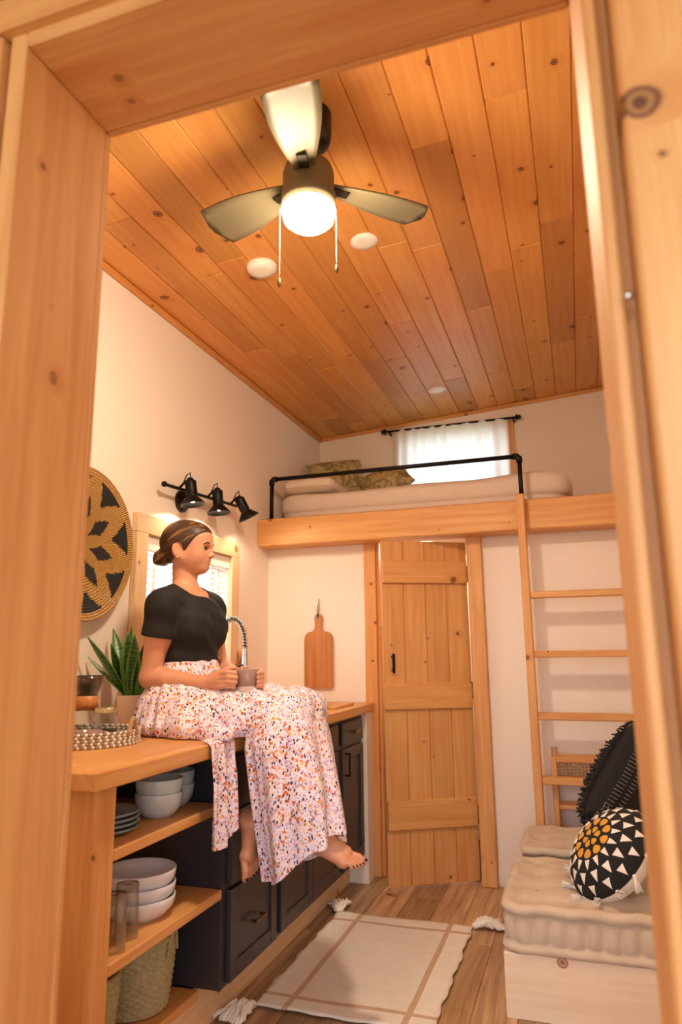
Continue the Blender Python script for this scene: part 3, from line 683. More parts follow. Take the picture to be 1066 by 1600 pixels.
# ------------------------------------------------------------------ daybed bench
bn_ = tag(empty('daybed_bench'), 'low pale wooden bench box under the tufted floor cushions', 'bench'); BX0, BX1, BY0, BY1 = -.318, XR-.01, 2.63, 3.69
MB().box(BX0, BX1, BY0, BY0+.02, .0, .197, c=.002).build('front_board', whiter, bn_)  # whiter wood than the side, back and top boards
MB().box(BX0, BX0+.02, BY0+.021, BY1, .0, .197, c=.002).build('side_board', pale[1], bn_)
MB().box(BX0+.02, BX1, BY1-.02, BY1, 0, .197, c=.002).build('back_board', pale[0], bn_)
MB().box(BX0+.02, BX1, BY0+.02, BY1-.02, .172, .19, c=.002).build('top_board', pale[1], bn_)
t = NT('linen'); p = t.coord(); c = t.xyz(p)
linen = t.done(t.mix(t.noise(p, 14, 4), srgb(214, 196, 174), srgb(188, 168, 146)), .9, 0, t.noise(p, 420, 2), .35, .002, Sheen__Weight=.2)
button = fabric('linen_button', srgb(150, 128, 104))
def tufted(x0, x1, y0, y1, z0, h, label, step=.155, seed=1):
    b = tag(empty('floor_cushion'), label, 'cushion', 'tufted linen cushions on the bench'); N = 260; rad = .05
    cx, cy_, hx, hy = (x0+x1)/2, (y0+y1)/2, (x1-x0)/2, (y1-y0)/2; per = []
    segs = [(hx-rad, -hy, 1, 0, 2*(hx-rad))]
    corners = [(-hx+rad, -hy+rad, 180), (hx-rad, -hy+rad, 270), (hx-rad, hy-rad, 0), (-hx+rad, hy-rad, 90)]
    P = []
    def lin(a, b, n): return [(a[0]+(b[0]-a[0])*i/n, a[1]+(b[1]-a[1])*i/n) for i in range(n)]
    for i, (ax, ay, an) in enumerate(corners):
        P += [(ax+rad*math.cos(math.radians(an+90*k/10)), ay+rad*math.sin(math.radians(an+90*k/10))) for k in range(10)]
        e = (ax+rad*math.cos(math.radians(an+90)), ay+rad*math.sin(math.radians(an+90))); nx = corners[(i+1) % 4]
        s_ = (nx[0]+rad*math.cos(math.radians(nx[2])), nx[1]+rad*math.sin(math.radians(nx[2])))
        P += lin(e, s_, max(4, int(math.dist(e, s_)/.008)))
    n = len(P); arc_ = [0.0]
    for i in range(1, n): arc_.append(arc_[-1]+math.dist(P[i], P[i-1]))
    tx = [cx+(i-(round(2*hx/step)-1)/2)*step for i in range(round(2*hx/step))]; ty = [cy_+(i-(round(2*hy/step)-1)/2)*step for i in range(round(2*hy/step))]
    tufts = [(a, c_) for a in tx for c_ in ty]
    vs = []; rings = 0
    prof = []
    for k in range(9): a = PI*1.5-PI*1.2*k/8; prof.append((.012*math.cos(a)*-1*-1, .014+.014*math.sin(a), 0))   # lower roll
    prof = [(-.02, 0, 0), (.0, .0, 0), (.014, .006, .3), (.019, .016, .3), (.013, .026, .35), (-.003, .034, .6)]
    zt_ = h-.034
    for k in range(1, 9): s = k/9; prof.append((.004*math.sin(PI*s)-.002, .032+(zt_-.032)*s, 1.0))
    prof += [(-.002, zt_, .5), (.012, zt_+.006, .35), (.018, zt_+.017, .3), (.014, zt_+.029, .3), (.0, zt_+.036, .2), (-.016, zt_+.035, .2), (-.028, zt_+.028, .6)]
    per_ = .056
    for ins, z, amt in prof:
        for i, (px_, py_) in enumerate(P):
            nx_, ny_ = px_, py_; 
            ex = max(abs(px_)-(hx-rad), 0); ey = max(abs(py_)-(hy-rad), 0); l = math.hypot(ex, ey) or 1
            ux, uy = (math.copysign(ex/l, px_), math.copysign(ey/l, py_))
            sc = .013*abs(math.sin(PI*arc_[i]/per_))*amt+.004*math.sin(PI*arc_[i]/(per_*2.2))*(.4 if amt < .4 else 0)
            vs.append((cx+px_+ux*(ins+sc), cy_+py_+uy*(ins+sc), z0+z+(.003*math.sin(arc_[i]*43+seed) if z > .03 else 0)))
    base_prof = len(prof)
    for k in range(1, 34):
        s = 1-k/34
        for i, (px_, py_) in enumerate(P):
            q = s*(1-.03/min(hx, hy)); X, Y = cx+px_*q, cy_+py_*q
            dmp = sum(math.exp(-((X-a)**2+(Y-c_)**2)/(.034**2)) for a, c_ in tufts)
            ch = .008*math.exp(-(min(abs(Y-c_) for c_ in ty)/.018)**2)+.006*math.exp(-(min(abs(X-a) for a in tx)/.018)**2)
            z = zt_+.030+.014*(1-s**6)-.028*min(dmp, 1.15)-ch*(1-s**8)
            vs.append((X, Y, z0+z))
    fs = grid_faces(base_prof+33, n, True); m = MB().add(vs, fs, 0, True); m.build('cushion_cover', linen, b)
    for a, c_ in tufts:
        MB().ball((a, c_, z0+zt_+.015), (.009, .009, .004), n=4).build('tuft_button', button, b)
    return b
tufted(-.305, .50, 2.64, 3.222, .195, .152, 'tufted linen floor cushion at the open end of the bench')
tufted(-.290, .50, 3.288, 3.68, .197, .172, 'tufted linen floor cushion at the ladder end of the bench', .14, 3)
# ------------------------------------------------------------------ cushions
def frame(o, n, up_=(0, 0, 1), roll=0):
    n = Vector(n).normalized(); r = Vector(up_).cross(n).normalized(); u = n.cross(r); M_ = Matrix(((r.x, u.x, n.x, o[0]), (r.y, u.y, n.y, o[1]), (r.z, u.z, n.z, o[2]), (0, 0, 0, 1)))
    return M_ @ Matrix.Rotation(roll, 4, 'Z')
def pillow_pts(a, b, th, M_, N=36, pinch=.10):
    vs = []
    for sgn in (1, -1):
        for i in range(N+1):
            for j in range(N+1):
                u = -1+2*i/N; v = -1+2*j/N
                k = max(0, (1-u*u)*(1-v*v))**.5*.75+max(0, (1-u**4)*(1-v**4))**.5*.25
                pu = u*(1-pinch*(1-v*v)*abs(u)**2*0.6+0*v); pv = v*(1-pinch*(1-u*u)*abs(v)**2*0.6)
                vs.append(M_ @ Vector((a*pu, b*pv, sgn*th*k)))
    n = (N+1)**2; f1 = grid_faces(N+1, N+1); fs = f1+[[n+q for q in f[::-1]] for f in f1]
    return vs, fs
blk = fabric('black_cotton', srgb(18, 17, 19), srgb(26, 25, 27), 200, .4, sheen=0); thread = fabric('grey_thread', srgb(150, 146, 142))
bp = tag(empty('black_cushion'), 'square black cushion with shaggy fringe rows leaning on the bench', 'cushion')
PM = frame((.120, 3.240, .614), (-.86, .40, .34), roll=.66)
vs, fs = pillow_pts(.225, .225, .10, PM); MB().add(vs, fs, 0, True).build('cushion_cover', blk, bp)
def surf(a, b, th, u, v): return Vector((a*u, b*v, th*(max(0, (1-u*u)*(1-v*v))**.5*.75+max(0, (1-u**4)*(1-v**4))**.5*.25)))
m = MB(); rnd = random.Random(3)
for ri in range(8):
    u = -.96+ri*.27
    for k in range(46):
        v = -.97+1.94*k/45; p0 = surf(.225, .225, .10, max(-.98, min(.98, u)), v)
        tip = p0+Vector((rnd.uniform(-.012, .012)-.006, rnd.uniform(-.012, .012), .016+rnd.random()*.014)); mid = p0.lerp(tip, .5)+Vector((.004, 0, .004))
        m.tube([PM @ p0, PM @ mid, PM @ tip], [.0042, .004, .0022], 5)
o = m.build('fringe', blk, bp); o['kind'] = 'stuff'
m = MB()
for k in range(26):
    v = -.9+1.8*k/25
    for rowu in (-.93, -.74, .93, .74):
        for sw in (0, 1):
            e = -.12 if rowu > 0 else .12
            uv = ((rowu, v), (rowu+e, v+.03)); P_ = []
            for q_ in range(4):
                a_ = uv[0][0]+(uv[1][0]-uv[0][0])*q_/3; b_ = uv[0][1]+(uv[1][1]-uv[0][1])*q_/3
                if sw: a_, b_ = b_, a_
                p0 = surf(.225, .225, .10, a_, max(-.99, min(.99, b_))); p0.z = -p0.z-.001; P_.append(PM @ p0)
            m.tube(P_, .0014, 4)
m.build('stitching', thread, bp)
# small corner stitching along upper edge
rp = tag(empty('round_cushion'), 'round black cushion with yellow petals, white triangles and tassels', 'cushion')
RM = frame((.052, 2.83, .480), (-.68, -.34, .66), roll=.2); RR, RT = .178, .092
SC = RR/.168
def rs(r, side=1, off=0): return side*(RT*max(0, 1-(r/RR)**2.6)**.62+off)
whc = fabric('white_cotton', srgb(238, 232, 224)); yel = fabric('mustard_cotton', srgb(226, 166, 52), srgb(206, 144, 40))
m = MB(); n = 72; rings = [RR*math.sin(PI/2*i/22) for i in range(23)]
vs = [RM @ Vector((max(r, .0005)*math.cos(2*PI*k/n), max(r, .0005)*math.sin(2*PI*k/n), rs(r))) for r in rings for k in range(n)]; m.add(vs, grid_faces(23, n, True), 0, True); m.build('patterned_face', blk, rp)
m = MB(); vs = [RM @ Vector((max(r, .0005)*math.cos(2*PI*k/n), max(r, .0005)*math.sin(2*PI*k/n), rs(r, -1))) for r in rings for k in range(n)]; m.add(vs, grid_faces(23, n, True), 0, True); m.build('plain_back', whc, rp)
def patch(m, poly, sub=6):
    """poly in (r, angle); triangulated fan subdivided and laid on the face"""
    c_ = (sum(p[0] for p in poly)/len(poly), sum(p[1] for p in poly)/len(poly)); vs = []; nn = len(poly)
    for s in range(sub+1):
        q = s/sub
        for (r, a) in poly:
            r_ = (c_[0]+(r-c_[0])*q)*SC; a_ = c_[1]+(a-c_[1])*q; vs.append(RM @ Vector((r_*math.cos(a_), r_*math.sin(a_), rs(r_, 1, .0022 if s < sub else -.001))))
    m.add(vs, grid_faces(sub+1, nn, True), 0, True)
def tri(r0_, r1_, a, w0, n=5):
    A = [(r1_+(r0_-r1_)*i/n, a+w0*(i/n)) for i in range(n)]; B = [(r0_, a+w0-2*w0*i/n) for i in range(n)]; C_ = [(r0_+(r1_-r0_)*i/n, a-w0+w0*i/n) for i in range(n)]
    return A+B+C_
def petal(r0_, r1_, a, w): return [((r0_+r1_)/2+(r1_-r0_)/2*math.cos(q), a+w*math.sin(q)*(1+.25*math.cos(q))) for q in [2*PI*i/16 for i in range(16)]]
NS = 15
for lay, (r0_, r1_) in enumerate(((.152, .165), (.118, .146), (.083, .114))):
    for k in range(NS):
        a = 2*PI*(k+.5*lay)/NS; m = MB(); patch(m, tri(r0_+(.0 if lay else -.006), r1_ if lay else .1665, a, .62*PI/NS) if lay else tri(.148, .1655, a, .5*PI/NS)); m.build('white_triangle', whc, rp)
for k in range(10):
    m = MB(); patch(m, petal(.046, .079, 2*PI*k/10, .24)); m.build('yellow_petal', yel, rp)
for k in range(6):
    m = MB(); patch(m, petal(.012, .040, 2*PI*(k+.5)/6, .40)); m.build('yellow_petal', yel, rp)
rnd = random.Random(5)
for k in range(14):
    a = 2*PI*k/14+.1; e = RM @ Vector((RR*math.cos(a), RR*math.sin(a), 0)); out = (RM.to_3x3() @ Vector((math.cos(a), math.sin(a), -.2))).normalized()
    dr = (out*.55+Vector((0, 0, -.75))).normalized()
    if e.z+dr.z*.055 < .36: dr = Vector((out.x, out.y, .08)).normalized()
    q = Vector((0, 0, -1)).rotation_difference(dr).to_matrix().to_4x4(); Mt = Matrix.Translation(e-dr*.004) @ q; m = MB()
    m.lathe([(.001, 0), (.006, -.003), (.0075, -.010), (.005, -.016)], 10, Mt)
    for j in range(26):
        b_ = rnd.uniform(0, 2*PI); rr_ = .0045*math.sqrt(rnd.random()); sp_ = 2.6+rnd.random()
        m.tube([Mt @ Vector((rr_*math.cos(b_), rr_*math.sin(b_), -.013)), Mt @ Vector((rr_*sp_*.8*math.cos(b_), rr_*sp_*.8*math.sin(b_), -.032)), Mt @ Vector((rr_*sp_*math.cos(b_+.2), rr_*sp_*math.sin(b_+.2), -.050-.006*rnd.random()))], .0016, 4)
    m.build('tassel', whc, rp)
# ------------------------------------------------------------------ rug
t = NT('rug_weave'); c = t.xyz(t.coord()); RX0, RX1, RY0, RY1 = -1.15, -.53, 2.44, 3.35
def line(v, at, hw): return t.math('LESS_THAN', t.math('ABSOLUTE', t.math('SUBTRACT', v, at)), hw)
lines = None
for v, at in ((c[0], RX0+.115), (c[0], RX1-.095), (c[1], RY0+.085), (c[1], RY1-.095)):
    l = line(v, at, .011); lines = l if lines is None else t.math('MAXIMUM', lines, l)
rib = t.math('SINE', t.math('MULTIPLY', c[1], 900)); dash = t.math('SINE', t.math('MULTIPLY', t.math('ADD', c[1], c[0]), 420))
col = t.mix(t.noise(t.coord(), 25, 3), srgb(240, 234, 226), srgb(226, 218, 208))
col = t.mix(t.math('MULTIPLY', lines, t.math('MULTIPLY_ADD', dash, .12, .82)), col, srgb(196, 156, 122))
rugm = t.done(col, .95, 0, rib, .35, .003)
rug = tag(empty('woven_rug'), 'cream flatweave rug with tan grid stripes and corner tassels', 'rug')
nx_, ny_ = 40, 58; vs = []
for i in range(nx_+1):
    for j in range(ny_+1):
        u, v = i/nx_, j/ny_; ed = .004*math.sin(v*23)+.003*math.sin(v*51)
        vs.append((RX0+(RX1-RX0)*u+(ed if i in (0, nx_) else 0), RY0+(RY1-RY0)*v+(.003*math.sin(u*31) if j in (0, ny_) else 0), .008+.0016*math.sin(u*9+v*14)))
m = MB().add(vs, grid_faces(nx_+1, ny_+1), 0, True); o = m.build('weave', rugm, rug); md = o.modifiers.new('thick', 'SOLIDIFY'); md.thickness = .006; md.offset = -1
rnd = random.Random(11)
for cx_, cy_, dx_, dy_ in ((RX0, RY0, -.25, -.97), (RX1, RY0, .8, -.6), (RX0, RY1, -.3, .95), (RX1, RY1, .9, .35)):
    m = MB(); d = Vector((dx_, dy_, 0)).normalized(); q = d.cross(Vector((0, 0, 1)))
    m.ball(Vector((cx_, cy_, .016))+d*.012, (.018, .018, .013), n=7)
    for j in range(60):
        s = rnd.uniform(-1, 1); L_ = rnd.uniform(.08, .14); P = []
        for k in range(6):
            e = k/5; P.append(Vector((cx_, cy_, 0))+d*(.01+L_*e)+q*(s*(.014+.044*e)+.008*math.sin(e*9+j))+Vector((0, 0, .012+.030*math.sin(PI*min(1, e*1.1))*rnd.random()+.003)))
        m.tube(P, [.0045, .005, .005, .0045, .004, .003], 5)
    m.build('tassel', whc, rug)
# back-left fringe strip along the far edge
# ------------------------------------------------------------------ loft: bed, pillows, rail, curtain
bedc = fabric('bed_linen', srgb(232, 216, 200), srgb(222, 204, 188), 120)
def blob(name, x0, x1, y0, y1, z0, z1, mat, rx=.07, seed=0, N=44, amp=.012, parent=None):
    """soft rounded slab"""
    vs = []; cx_, cy_, cz_ = (x0+x1)/2, (y0+y1)/2, (z0+z1)/2; hx, hy, hz = (x1-x0)/2, (y1-y0)/2, (z1-z0)/2
    n1, n2 = N*2, N
    for i in range(n2+1):
        ph = -PI/2+PI*i/n2; cp, sp_ = math.cos(ph), math.sin(ph)
        for k in range(n1):
            a = 2*PI*k/n1; e = .28
            sx = math.copysign(abs(math.cos(a))**e, math.cos(a)); sy = math.copysign(abs(math.sin(a))**e, math.sin(a)); c1 = abs(cp)**.35; s1 = math.copysign(abs(sp_)**.6, sp_)
            x = cx_+hx*sx*c1; y = cy_+hy*sy*c1; z = cz_+hz*s1
            z += amp*(math.sin(x*7+seed)+math.sin(y*9+x*4+seed*2))*(1 if s1 > 0 else 0)
            vs.append((x, y, max(z, z0)))
    return MB().add(vs, grid_faces(n2+1, n1, True), 0, True).build(name, mat, parent)
mt = tag(empty('loft_mattress'), 'low bed with rumpled cream bedding on the loft', 'bed')
blob('mattress', -1.76, .0, 3.98, 4.77, 1.972, 2.14, bedc, parent=mt, amp=.004)
blob('duvet', -1.77, .03, 3.965, 4.76, 2.02, 2.195, bedc, seed=2, parent=mt)
tag(blob('bed_pillow', -1.74, -1.40, 4.02, 4.42, 2.19, 2.285, fabric('pillow_linen', srgb(238, 222, 206)), seed=5, amp=.006), 'flat white pillow lying at the wall end of the loft bed', 'pillow')
t = NT('olive_print'); p = t.coord(); olive = t.done(t.mix(t.step(t.noise(p, 16, 3, .6, 1.2), .42, .62), srgb(196, 180, 132), srgb(132, 122, 80)), .9)
for (o_, nrm, rl, sz, lab) in (((-1.55, 4.58, 2.40), (.30, -.80, .50), .15, .20, 'olive print throw pillow propped against the loft wall'), ((-1.17, 4.48, 2.33), (-.10, -.60, .80), .55, .175, 'olive print throw pillow tilted on its corner on the loft bed')):
    pm = frame(o_, nrm, roll=rl); vs, fs = pillow_pts(sz, sz*.9, .075, pm, 24); tag(MB().add(vs, fs, 0, True).build('throw_pillow', olive), lab, 'pillow', 'olive throw pillows')
gr = tag(empty('pipe_guardrail'), 'black iron pipe guardrail along the loft edge', 'railing'); gy, gz = 3.84, 2.243
MB().tube([(-1.728, gy, gz), (-.24, gy, gz)], .0125, 14).build('top_pipe', black, gr)
for x in (-1.728, -.24):
    MB().tube([(x, gy, 1.988), (x, gy, gz)], .0125, 14).build('post', black, gr)
    MB().tube([(x, gy, gz-.035), (x, gy, gz-.012), (x+(.012 if x < -1 else -.012), gy, gz), (x+(.035 if x < -1 else -.035), gy, gz)], .0175, 14).build('elbow', black, gr)
    MB().lathe([(.001, .012), (.018, .012), (.02, .006), (.04, .005), (.042, 0), (.001, 0)], 24, Matrix.Translation((x, gy, 1.986))).build('flange', black, gr)
cr = tag(empty('curtain_rod'), 'black curtain rod above the loft window', 'curtain rod'); ry, rz = 4.835, 2.800
MB().tube([(-1.25, ry, rz), (-.31, ry, rz)], .008, 10).build('rod', black, cr)
for x, s in ((-1.25, -1), (-.31, 1)): MB().lathe([(.008, 0), (.02, .003), (.022, .012), (.012, .018), (.015, .024), (.02, .03), (.001, .04)], 16, Matrix.Translation((x, ry, rz)) @ Matrix.Rotation(s*PI/2, 4, 'Y')).build('finial', black, cr)
for x in (-1.225, -.322): MB().box(x-.006, x+.006, ry, YB, rz-.022, rz-.004, c=.002).build('bracket', black, cr)
t = NT('sheer_cotton'); t.t.nodes.remove(t.b)
d_ = t.n('BsdfDiffuse', Color=srgb(244, 240, 234)); tl = t.n('BsdfTranslucent', Color=srgb(244, 242, 238)); mx = t.n('MixShader', _0=.55, _1=d_.outputs[0], _2=tl.outputs[0]); t.t.links.new(mx.outputs[0], t.t.nodes['Material Output'].inputs[0]); sheer = t.m
def curtain(x0, x1, z0, z1, label, seed, nf):
    N = 120; vs = []; rows = 16
    for r in range(rows):
        s = r/(rows-1); z = z1+(z0-z1)*s
        for k in range(N):
            u = k/(N-1); amp = .008+.013*s; y = ry-.004+amp*math.sin(u*nf*2*PI+seed+.5*s)+.006*math.sin(u*nf*5+seed*3)
            zz = z-(.010*abs(math.sin(u*5*PI)) if r < 2 else 0); vs.append((x0+(x1-x0)*u, y, zz))
    return tag(MB().add(vs, grid_faces(rows, N), 0, True).build('window_curtain', sheer, fix=False), label, 'curtain', 'white loft curtains')
curtain(-1.19, -.80, 2.06, 2.806, 'white cotton curtain panel nearer the kitchen side of the loft window', 0, 5)
curtain(-.80, -.365, 2.06, 2.806, 'white cotton curtain panel nearer the ladder side of the loft window', 2, 4)
# shrubs outside the kitchen window
lf = plain('shrub_green', srgb(74, 104, 62), .6)
for i, (x, y, s, lab) in enumerate(((-5.5, 5.2, 1.0, 'loose green shrub outside the kitchen window, close to the blind wand'), (-6.2, 8.3, 1.2, 'tall green shrub outside the kitchen window, beyond the faucet'))):
    b = tag(empty('shrub'), lab, 'shrub'); rnd = random.Random(i); m = MB()
    MB().tube([(x, y, -.36), (x+.1, y, .6), (x, y+.05, 1.5)], [.05, .035, .015], 8).build('stem', board, b)
    for k in range(500):
        v = Vector((rnd.gauss(0, 1), rnd.gauss(0, 1), rnd.gauss(0, 1))).normalized()*rnd.uniform(.5, 1)*s; c0 = Vector((x, y, 1.0))+v*Vector((.8, .8, 1.1)) if False else Vector((x+v.x*.8, y+v.y*.8, 1.0+v.z*1.1))
        a = Vector((rnd.gauss(0, 1), rnd.gauss(0, 1), rnd.gauss(0, 1))).normalized()*.09; q = a.orthogonal().normalized()*.045
        m.add([c0-a, c0+q, c0+a, c0-q], [(0, 1, 2, 3)])
    o = m.build('foliage', lf, b, fix=False); o['kind'] = 'stuff'
# ------------------------------------------------------------------ seated woman
def axis_grid(segs):
    """segs: (start, end, step) pieces joined into one rectilinear axis"""
    out = []
    for a, b, s in segs: out += list(np.arange(a, b-1e-9, s))
    return np.array(out+[segs[-1][1]], np.float32)
class SDF:
    def __init__(s, xs, ys, zs):
        s.ax = (xs, ys, zs); s.D = np.full((len(xs), len(ys), len(zs)), .5, np.float32)
    def sub(s, lo, hi):
        sl = []
        for a, l, h in zip(s.ax, lo, hi): sl.append(slice(max(0, int(np.searchsorted(a, l))), int(np.searchsorted(a, h))))
        return tuple(sl)
    def pts(s, sl): return [a[q].reshape([-1 if i == j else 1 for j in range(3)]) for i, (a, q) in enumerate(zip(s.ax, sl))]
    def put(s, lo, hi, fn, k, op='add'):
        sl = s.sub(np.array(lo)-k-.012, np.array(hi)+k+.012)
        if any(q.stop <= q.start for q in sl): return
        X, Y, Z = s.pts(sl); d = fn(X, Y, Z).astype(np.float32); a = s.D[sl]
        if op == 'add': h = np.maximum(k-np.abs(a-d), 0)/max(k, 1e-6); s.D[sl] = np.minimum(a, d)-h*h*k*.25
        else: h = np.maximum(k-np.abs(a+d), 0)/max(k, 1e-6); s.D[sl] = np.maximum(a, -d)+h*h*k*.25
    def cone(s, a, b, ra, rb, k=.012, op='add'):
        a = np.array(a, float); b = np.array(b, float); ab = b-a; L2 = ab @ ab
        def fn(X, Y, Z):
            t = np.clip(((X-a[0])*ab[0]+(Y-a[1])*ab[1]+(Z-a[2])*ab[2])/L2, 0, 1)
            return np.sqrt((X-a[0]-t*ab[0])**2+(Y-a[1]-t*ab[1])**2+(Z-a[2]-t*ab[2])**2)-(ra+(rb-ra)*t)
        r = max(ra, rb); s.put(np.minimum(a, b)-r, np.maximum(a, b)+r, fn, k, op)
    def chain(s, P, R, k=.012):
        for i in range(len(P)-1): s.cone(P[i], P[i+1], R[i], R[i+1], k)
    def ell(s, c, r, M_=None, k=.012, op='add'):
        """ellipsoid; rows of M_ are its axes"""
        c = np.array(c, float); r = np.array(r, float); A = np.eye(3) if M_ is None else np.array(M_, float)
        def fn(X, Y, Z):
            x, y, z = X-c[0], Y-c[1], Z-c[2]; q = [(A[i, 0]*x+A[i, 1]*y+A[i, 2]*z) for i in range(3)]
            k0 = np.sqrt(sum((q[i]/r[i])**2 for i in range(3))); k1 = np.sqrt(sum((q[i]/r[i]**2)**2 for i in range(3)))
            return k0*(k0-1)/np.maximum(k1, 1e-6)
        m = r.max(); s.put(c-m, c+m, fn, k, op)
    def mesh(s, smooth=1):
        D = s.D; nx, ny, nz = D.shape; I = (D < 0).astype(np.uint8); C_ = np.zeros((nx-1, ny-1, nz-1), np.uint8)
        offs = [(i, j, k) for i in (0, 1) for j in (0, 1) for k in (0, 1)]
        for i, j, k in offs: C_ += I[i:nx-1+i, j:ny-1+j, k:nz-1+k]
        flat = np.flatnonzero((C_ > 0) & (C_ < 8)); cx, cy_, cz = np.unravel_index(flat, C_.shape)
        V = np.zeros((len(flat), 3)); cnt = np.zeros(len(flat))
        val = {o: D[cx+o[0], cy_+o[1], cz+o[2]].astype(float) for o in offs}
        for o in offs:
            for a in range(3):
                if o[a]: continue
                p = list(o); p[a] = 1; p = tuple(p); va, vb = val[o], val[p]; m = (va < 0) != (vb < 0)
                t = np.where(m, va/np.where(m, va-vb, 1), 0); q = [np.full(len(flat), float(o[i])) for i in range(3)]; q[a] = t
                for i in range(3): V[:, i] += np.where(m, q[i], 0)
                cnt += m
        V /= cnt[:, None]; idx = (cx, cy_, cz); P = np.zeros_like(V)
        for i in range(3): g = s.ax[i].astype(float); P[:, i] = g[idx[i]]+V[:, i]*(g[idx[i]+1]-g[idx[i]])
        F = []; st = np.array([(ny-1)*(nz-1), nz-1, 1])
        for a in range(3):
            b, c = (a+1) % 3, (a+2) % 3; s0 = [slice(None)]*3; s1 = [slice(None)]*3; s0[a] = slice(0, -1); s1[a] = slice(1, None)
            A, B = I[tuple(s0)], I[tuple(s1)]; e = np.array(np.nonzero(A != B)); fl = A[tuple(e)] > 0
            ok = (e[b] > 0) & (e[c] > 0) & (e[b] < D.shape[b]-1) & (e[c] < D.shape[c]-1); e = e[:, ok]; fl = fl[ok]
            base = e[0]*st[0]+e[1]*st[1]+e[2]*st[2]; q = np.stack([base-st[b]-st[c], base-st[c], base, base-st[b]], 1)
            q[~fl] = q[~fl][:, ::-1]; F.append(np.searchsorted(flat, q))
        F = np.concatenate(F)
        for _ in range(smooth):
            S_ = np.zeros_like(P); n = np.zeros(len(P))
            for i in range(4):
                for d in (1, 3): np.add.at(S_, F[:, i], P[F[:, (i+d) % 4]]); np.add.at(n, F[:, i], 1)
            P = P*.45+.55*S_/np.maximum(n, 1)[:, None]
        return P, F
def np_mesh(name, P, F, mats, parent, mi=None):
    me = bpy.data.meshes.new(name); me.from_pydata(P.tolist(), [], F.tolist())
    for m in mats: me.materials.append(m)
    if mi is not None: me.polygons.foreach_set('material_index', mi.astype(np.int32))
    me.polygons.foreach_set('use_smooth', np.ones(len(F), bool)); me.update()
    return link(bpy.data.objects.new(name, me), parent)

wm = tag(empty('person'), 'person in black tee and floral skirt sitting on the worktop with a mug', 'person')
wm.location = (0, 0, 0)
P0 = np.array([-1.40, 2.362, 0.]); A_ = math.radians(-7); tf = np.array([math.cos(A_), math.sin(A_), 0]); tl_ = np.array([-math.sin(A_), math.cos(A_), 0]); tz = np.array([0, 0, 1.])
TM = np.array([tf, tl_, tz])
def Wp(f, l, z): return P0+tf*f+tl_*l+tz*z
HA = math.radians(10); hf = np.array([math.cos(HA), math.sin(HA), 0]); hl = np.array([-math.sin(HA), math.cos(HA), 0])
tilt = math.radians(-3); hF = hf*math.cos(tilt)+tz*math.sin(tilt); hZ = -hf*math.sin(tilt)+tz*math.cos(tilt); HM = np.array([hF, hl, hZ])
HC = Wp(-.012, 0, 1.602)
HS = .915
def Hp(f, l, z): return HC+(hF*f+hl*l+hZ*z)*HS
MUG = Wp(.288, -.034, 1.060)
# joints
RS, LS = Wp(-.012, -.142, 1.366), Wp(-.012, .142, 1.366)
RE, LE = Wp(-.055, -.146, 1.110), Wp(.015, .172, 1.135)
RW, LW = Wp(.150, -.095, 1.090), Wp(.205, .072, 1.096)
RH, RK, RA = np.array((-1.40, 2.285, 1.0)), np.array((-.955, 2.32, .985)), np.array((-.842, 2.30, .612))
LH, LK, LA = np.array((-1.36, 2.44, 1.0)), np.array((-.975, 2.49, .985)), np.array((-1.068, 2.255, .632))
def torso(s, g=0.0):
    s.ell(Wp(.0, 0, 1.015), (.125+g, .165+g, .105), TM, .02)                         # pelvis
    s.ell(Wp(.005, 0, 1.16), (.085+g, .108+g, .13), TM, .05)                          # waist
    s.ell(Wp(.0, 0, 1.285), (.098+g, .132+g, .125), TM, .05)                         # rib cage
    s.ell(Wp(-.008, 0, 1.355), (.078+g, .138+g, .062), TM, .05)                       # shoulders girdle
    for q in (-1, 1): s.ell(Wp(.062, q*.060, 1.285), (.048+g, .056+g, .056+g), TM, .035)  # bust
    s.cone(Wp(-.022, -.05, 1.405), RS, .048+g*.6, .050+g, .035); s.cone(Wp(-.022, .05, 1.405), LS, .048+g*.6, .050+g, .035)
body = SDF(axis_grid([(-1.66, -.62, .0028)]), axis_grid([(2.02, 2.66, .0028)]), axis_grid([(.42, .98, .0032), (.98, 1.15, .0026), (1.15, 1.46, .0034), (1.46, 1.73, .0022)]))
torso(body)
# neck
body.cone(Wp(-.022, 0, 1.395), Hp(-.022, 0, -.055), .050, .042, .03)
body.cone(Wp(.010, 0, 1.40), Hp(-.008, 0, -.080), .026, .028, .015)
# head
body.ell(Hp(-.016, 0, .022), (.094, .074, .080), HM, .01)
body.ell(Hp(.030, 0, -.036), (.056, .053, .074), HM, .025)
body.ell(Hp(.047, 0, .030), (.048, .058, .052), HM, .02)
for q in (-1, 1):
    body.cone(Hp(-.012, q*.050, -.052), Hp(.050, q*.018, -.088), .020, .016, .025)
    body.ell(Hp(.046, q*.034, -.034), (.032, .025, .034), HM, .03)
body.ell(Hp(.070, 0, -.092), (.018, .019, .015), HM, .02)
body.ell(Hp(.069, 0, -.063), (.022, .025, .024), HM, .018)
body.cone(Hp(.080, -.034, .006), Hp(.086, 0, .004), .009, .009, .014); body.cone(Hp(.080, .034, .006), Hp(.086, 0, .004), .009, .009, .014)
for q in (-1, 1): body.ell(Hp(.091, q*.030, -.012), (.015, .016, .011), HM, .010, 'sub')
for q in (-1, 1): body.ell(Hp(.074, q*.030, -.013), (.0125, .015, .0105), HM, .004)        # lids
for q in (-1, 1): body.ell(Hp(.087, q*.031, -.0135), (.008, .0135, .0064), HM, .002, 'sub')
body.cone(Hp(.086, 0, -.002), Hp(.1035, 0, -.033), .0055, .0072, .008)                       # nose
body.ell(Hp(.1055, 0, -.0365), (.0080, .0085, .0075), HM, .006)
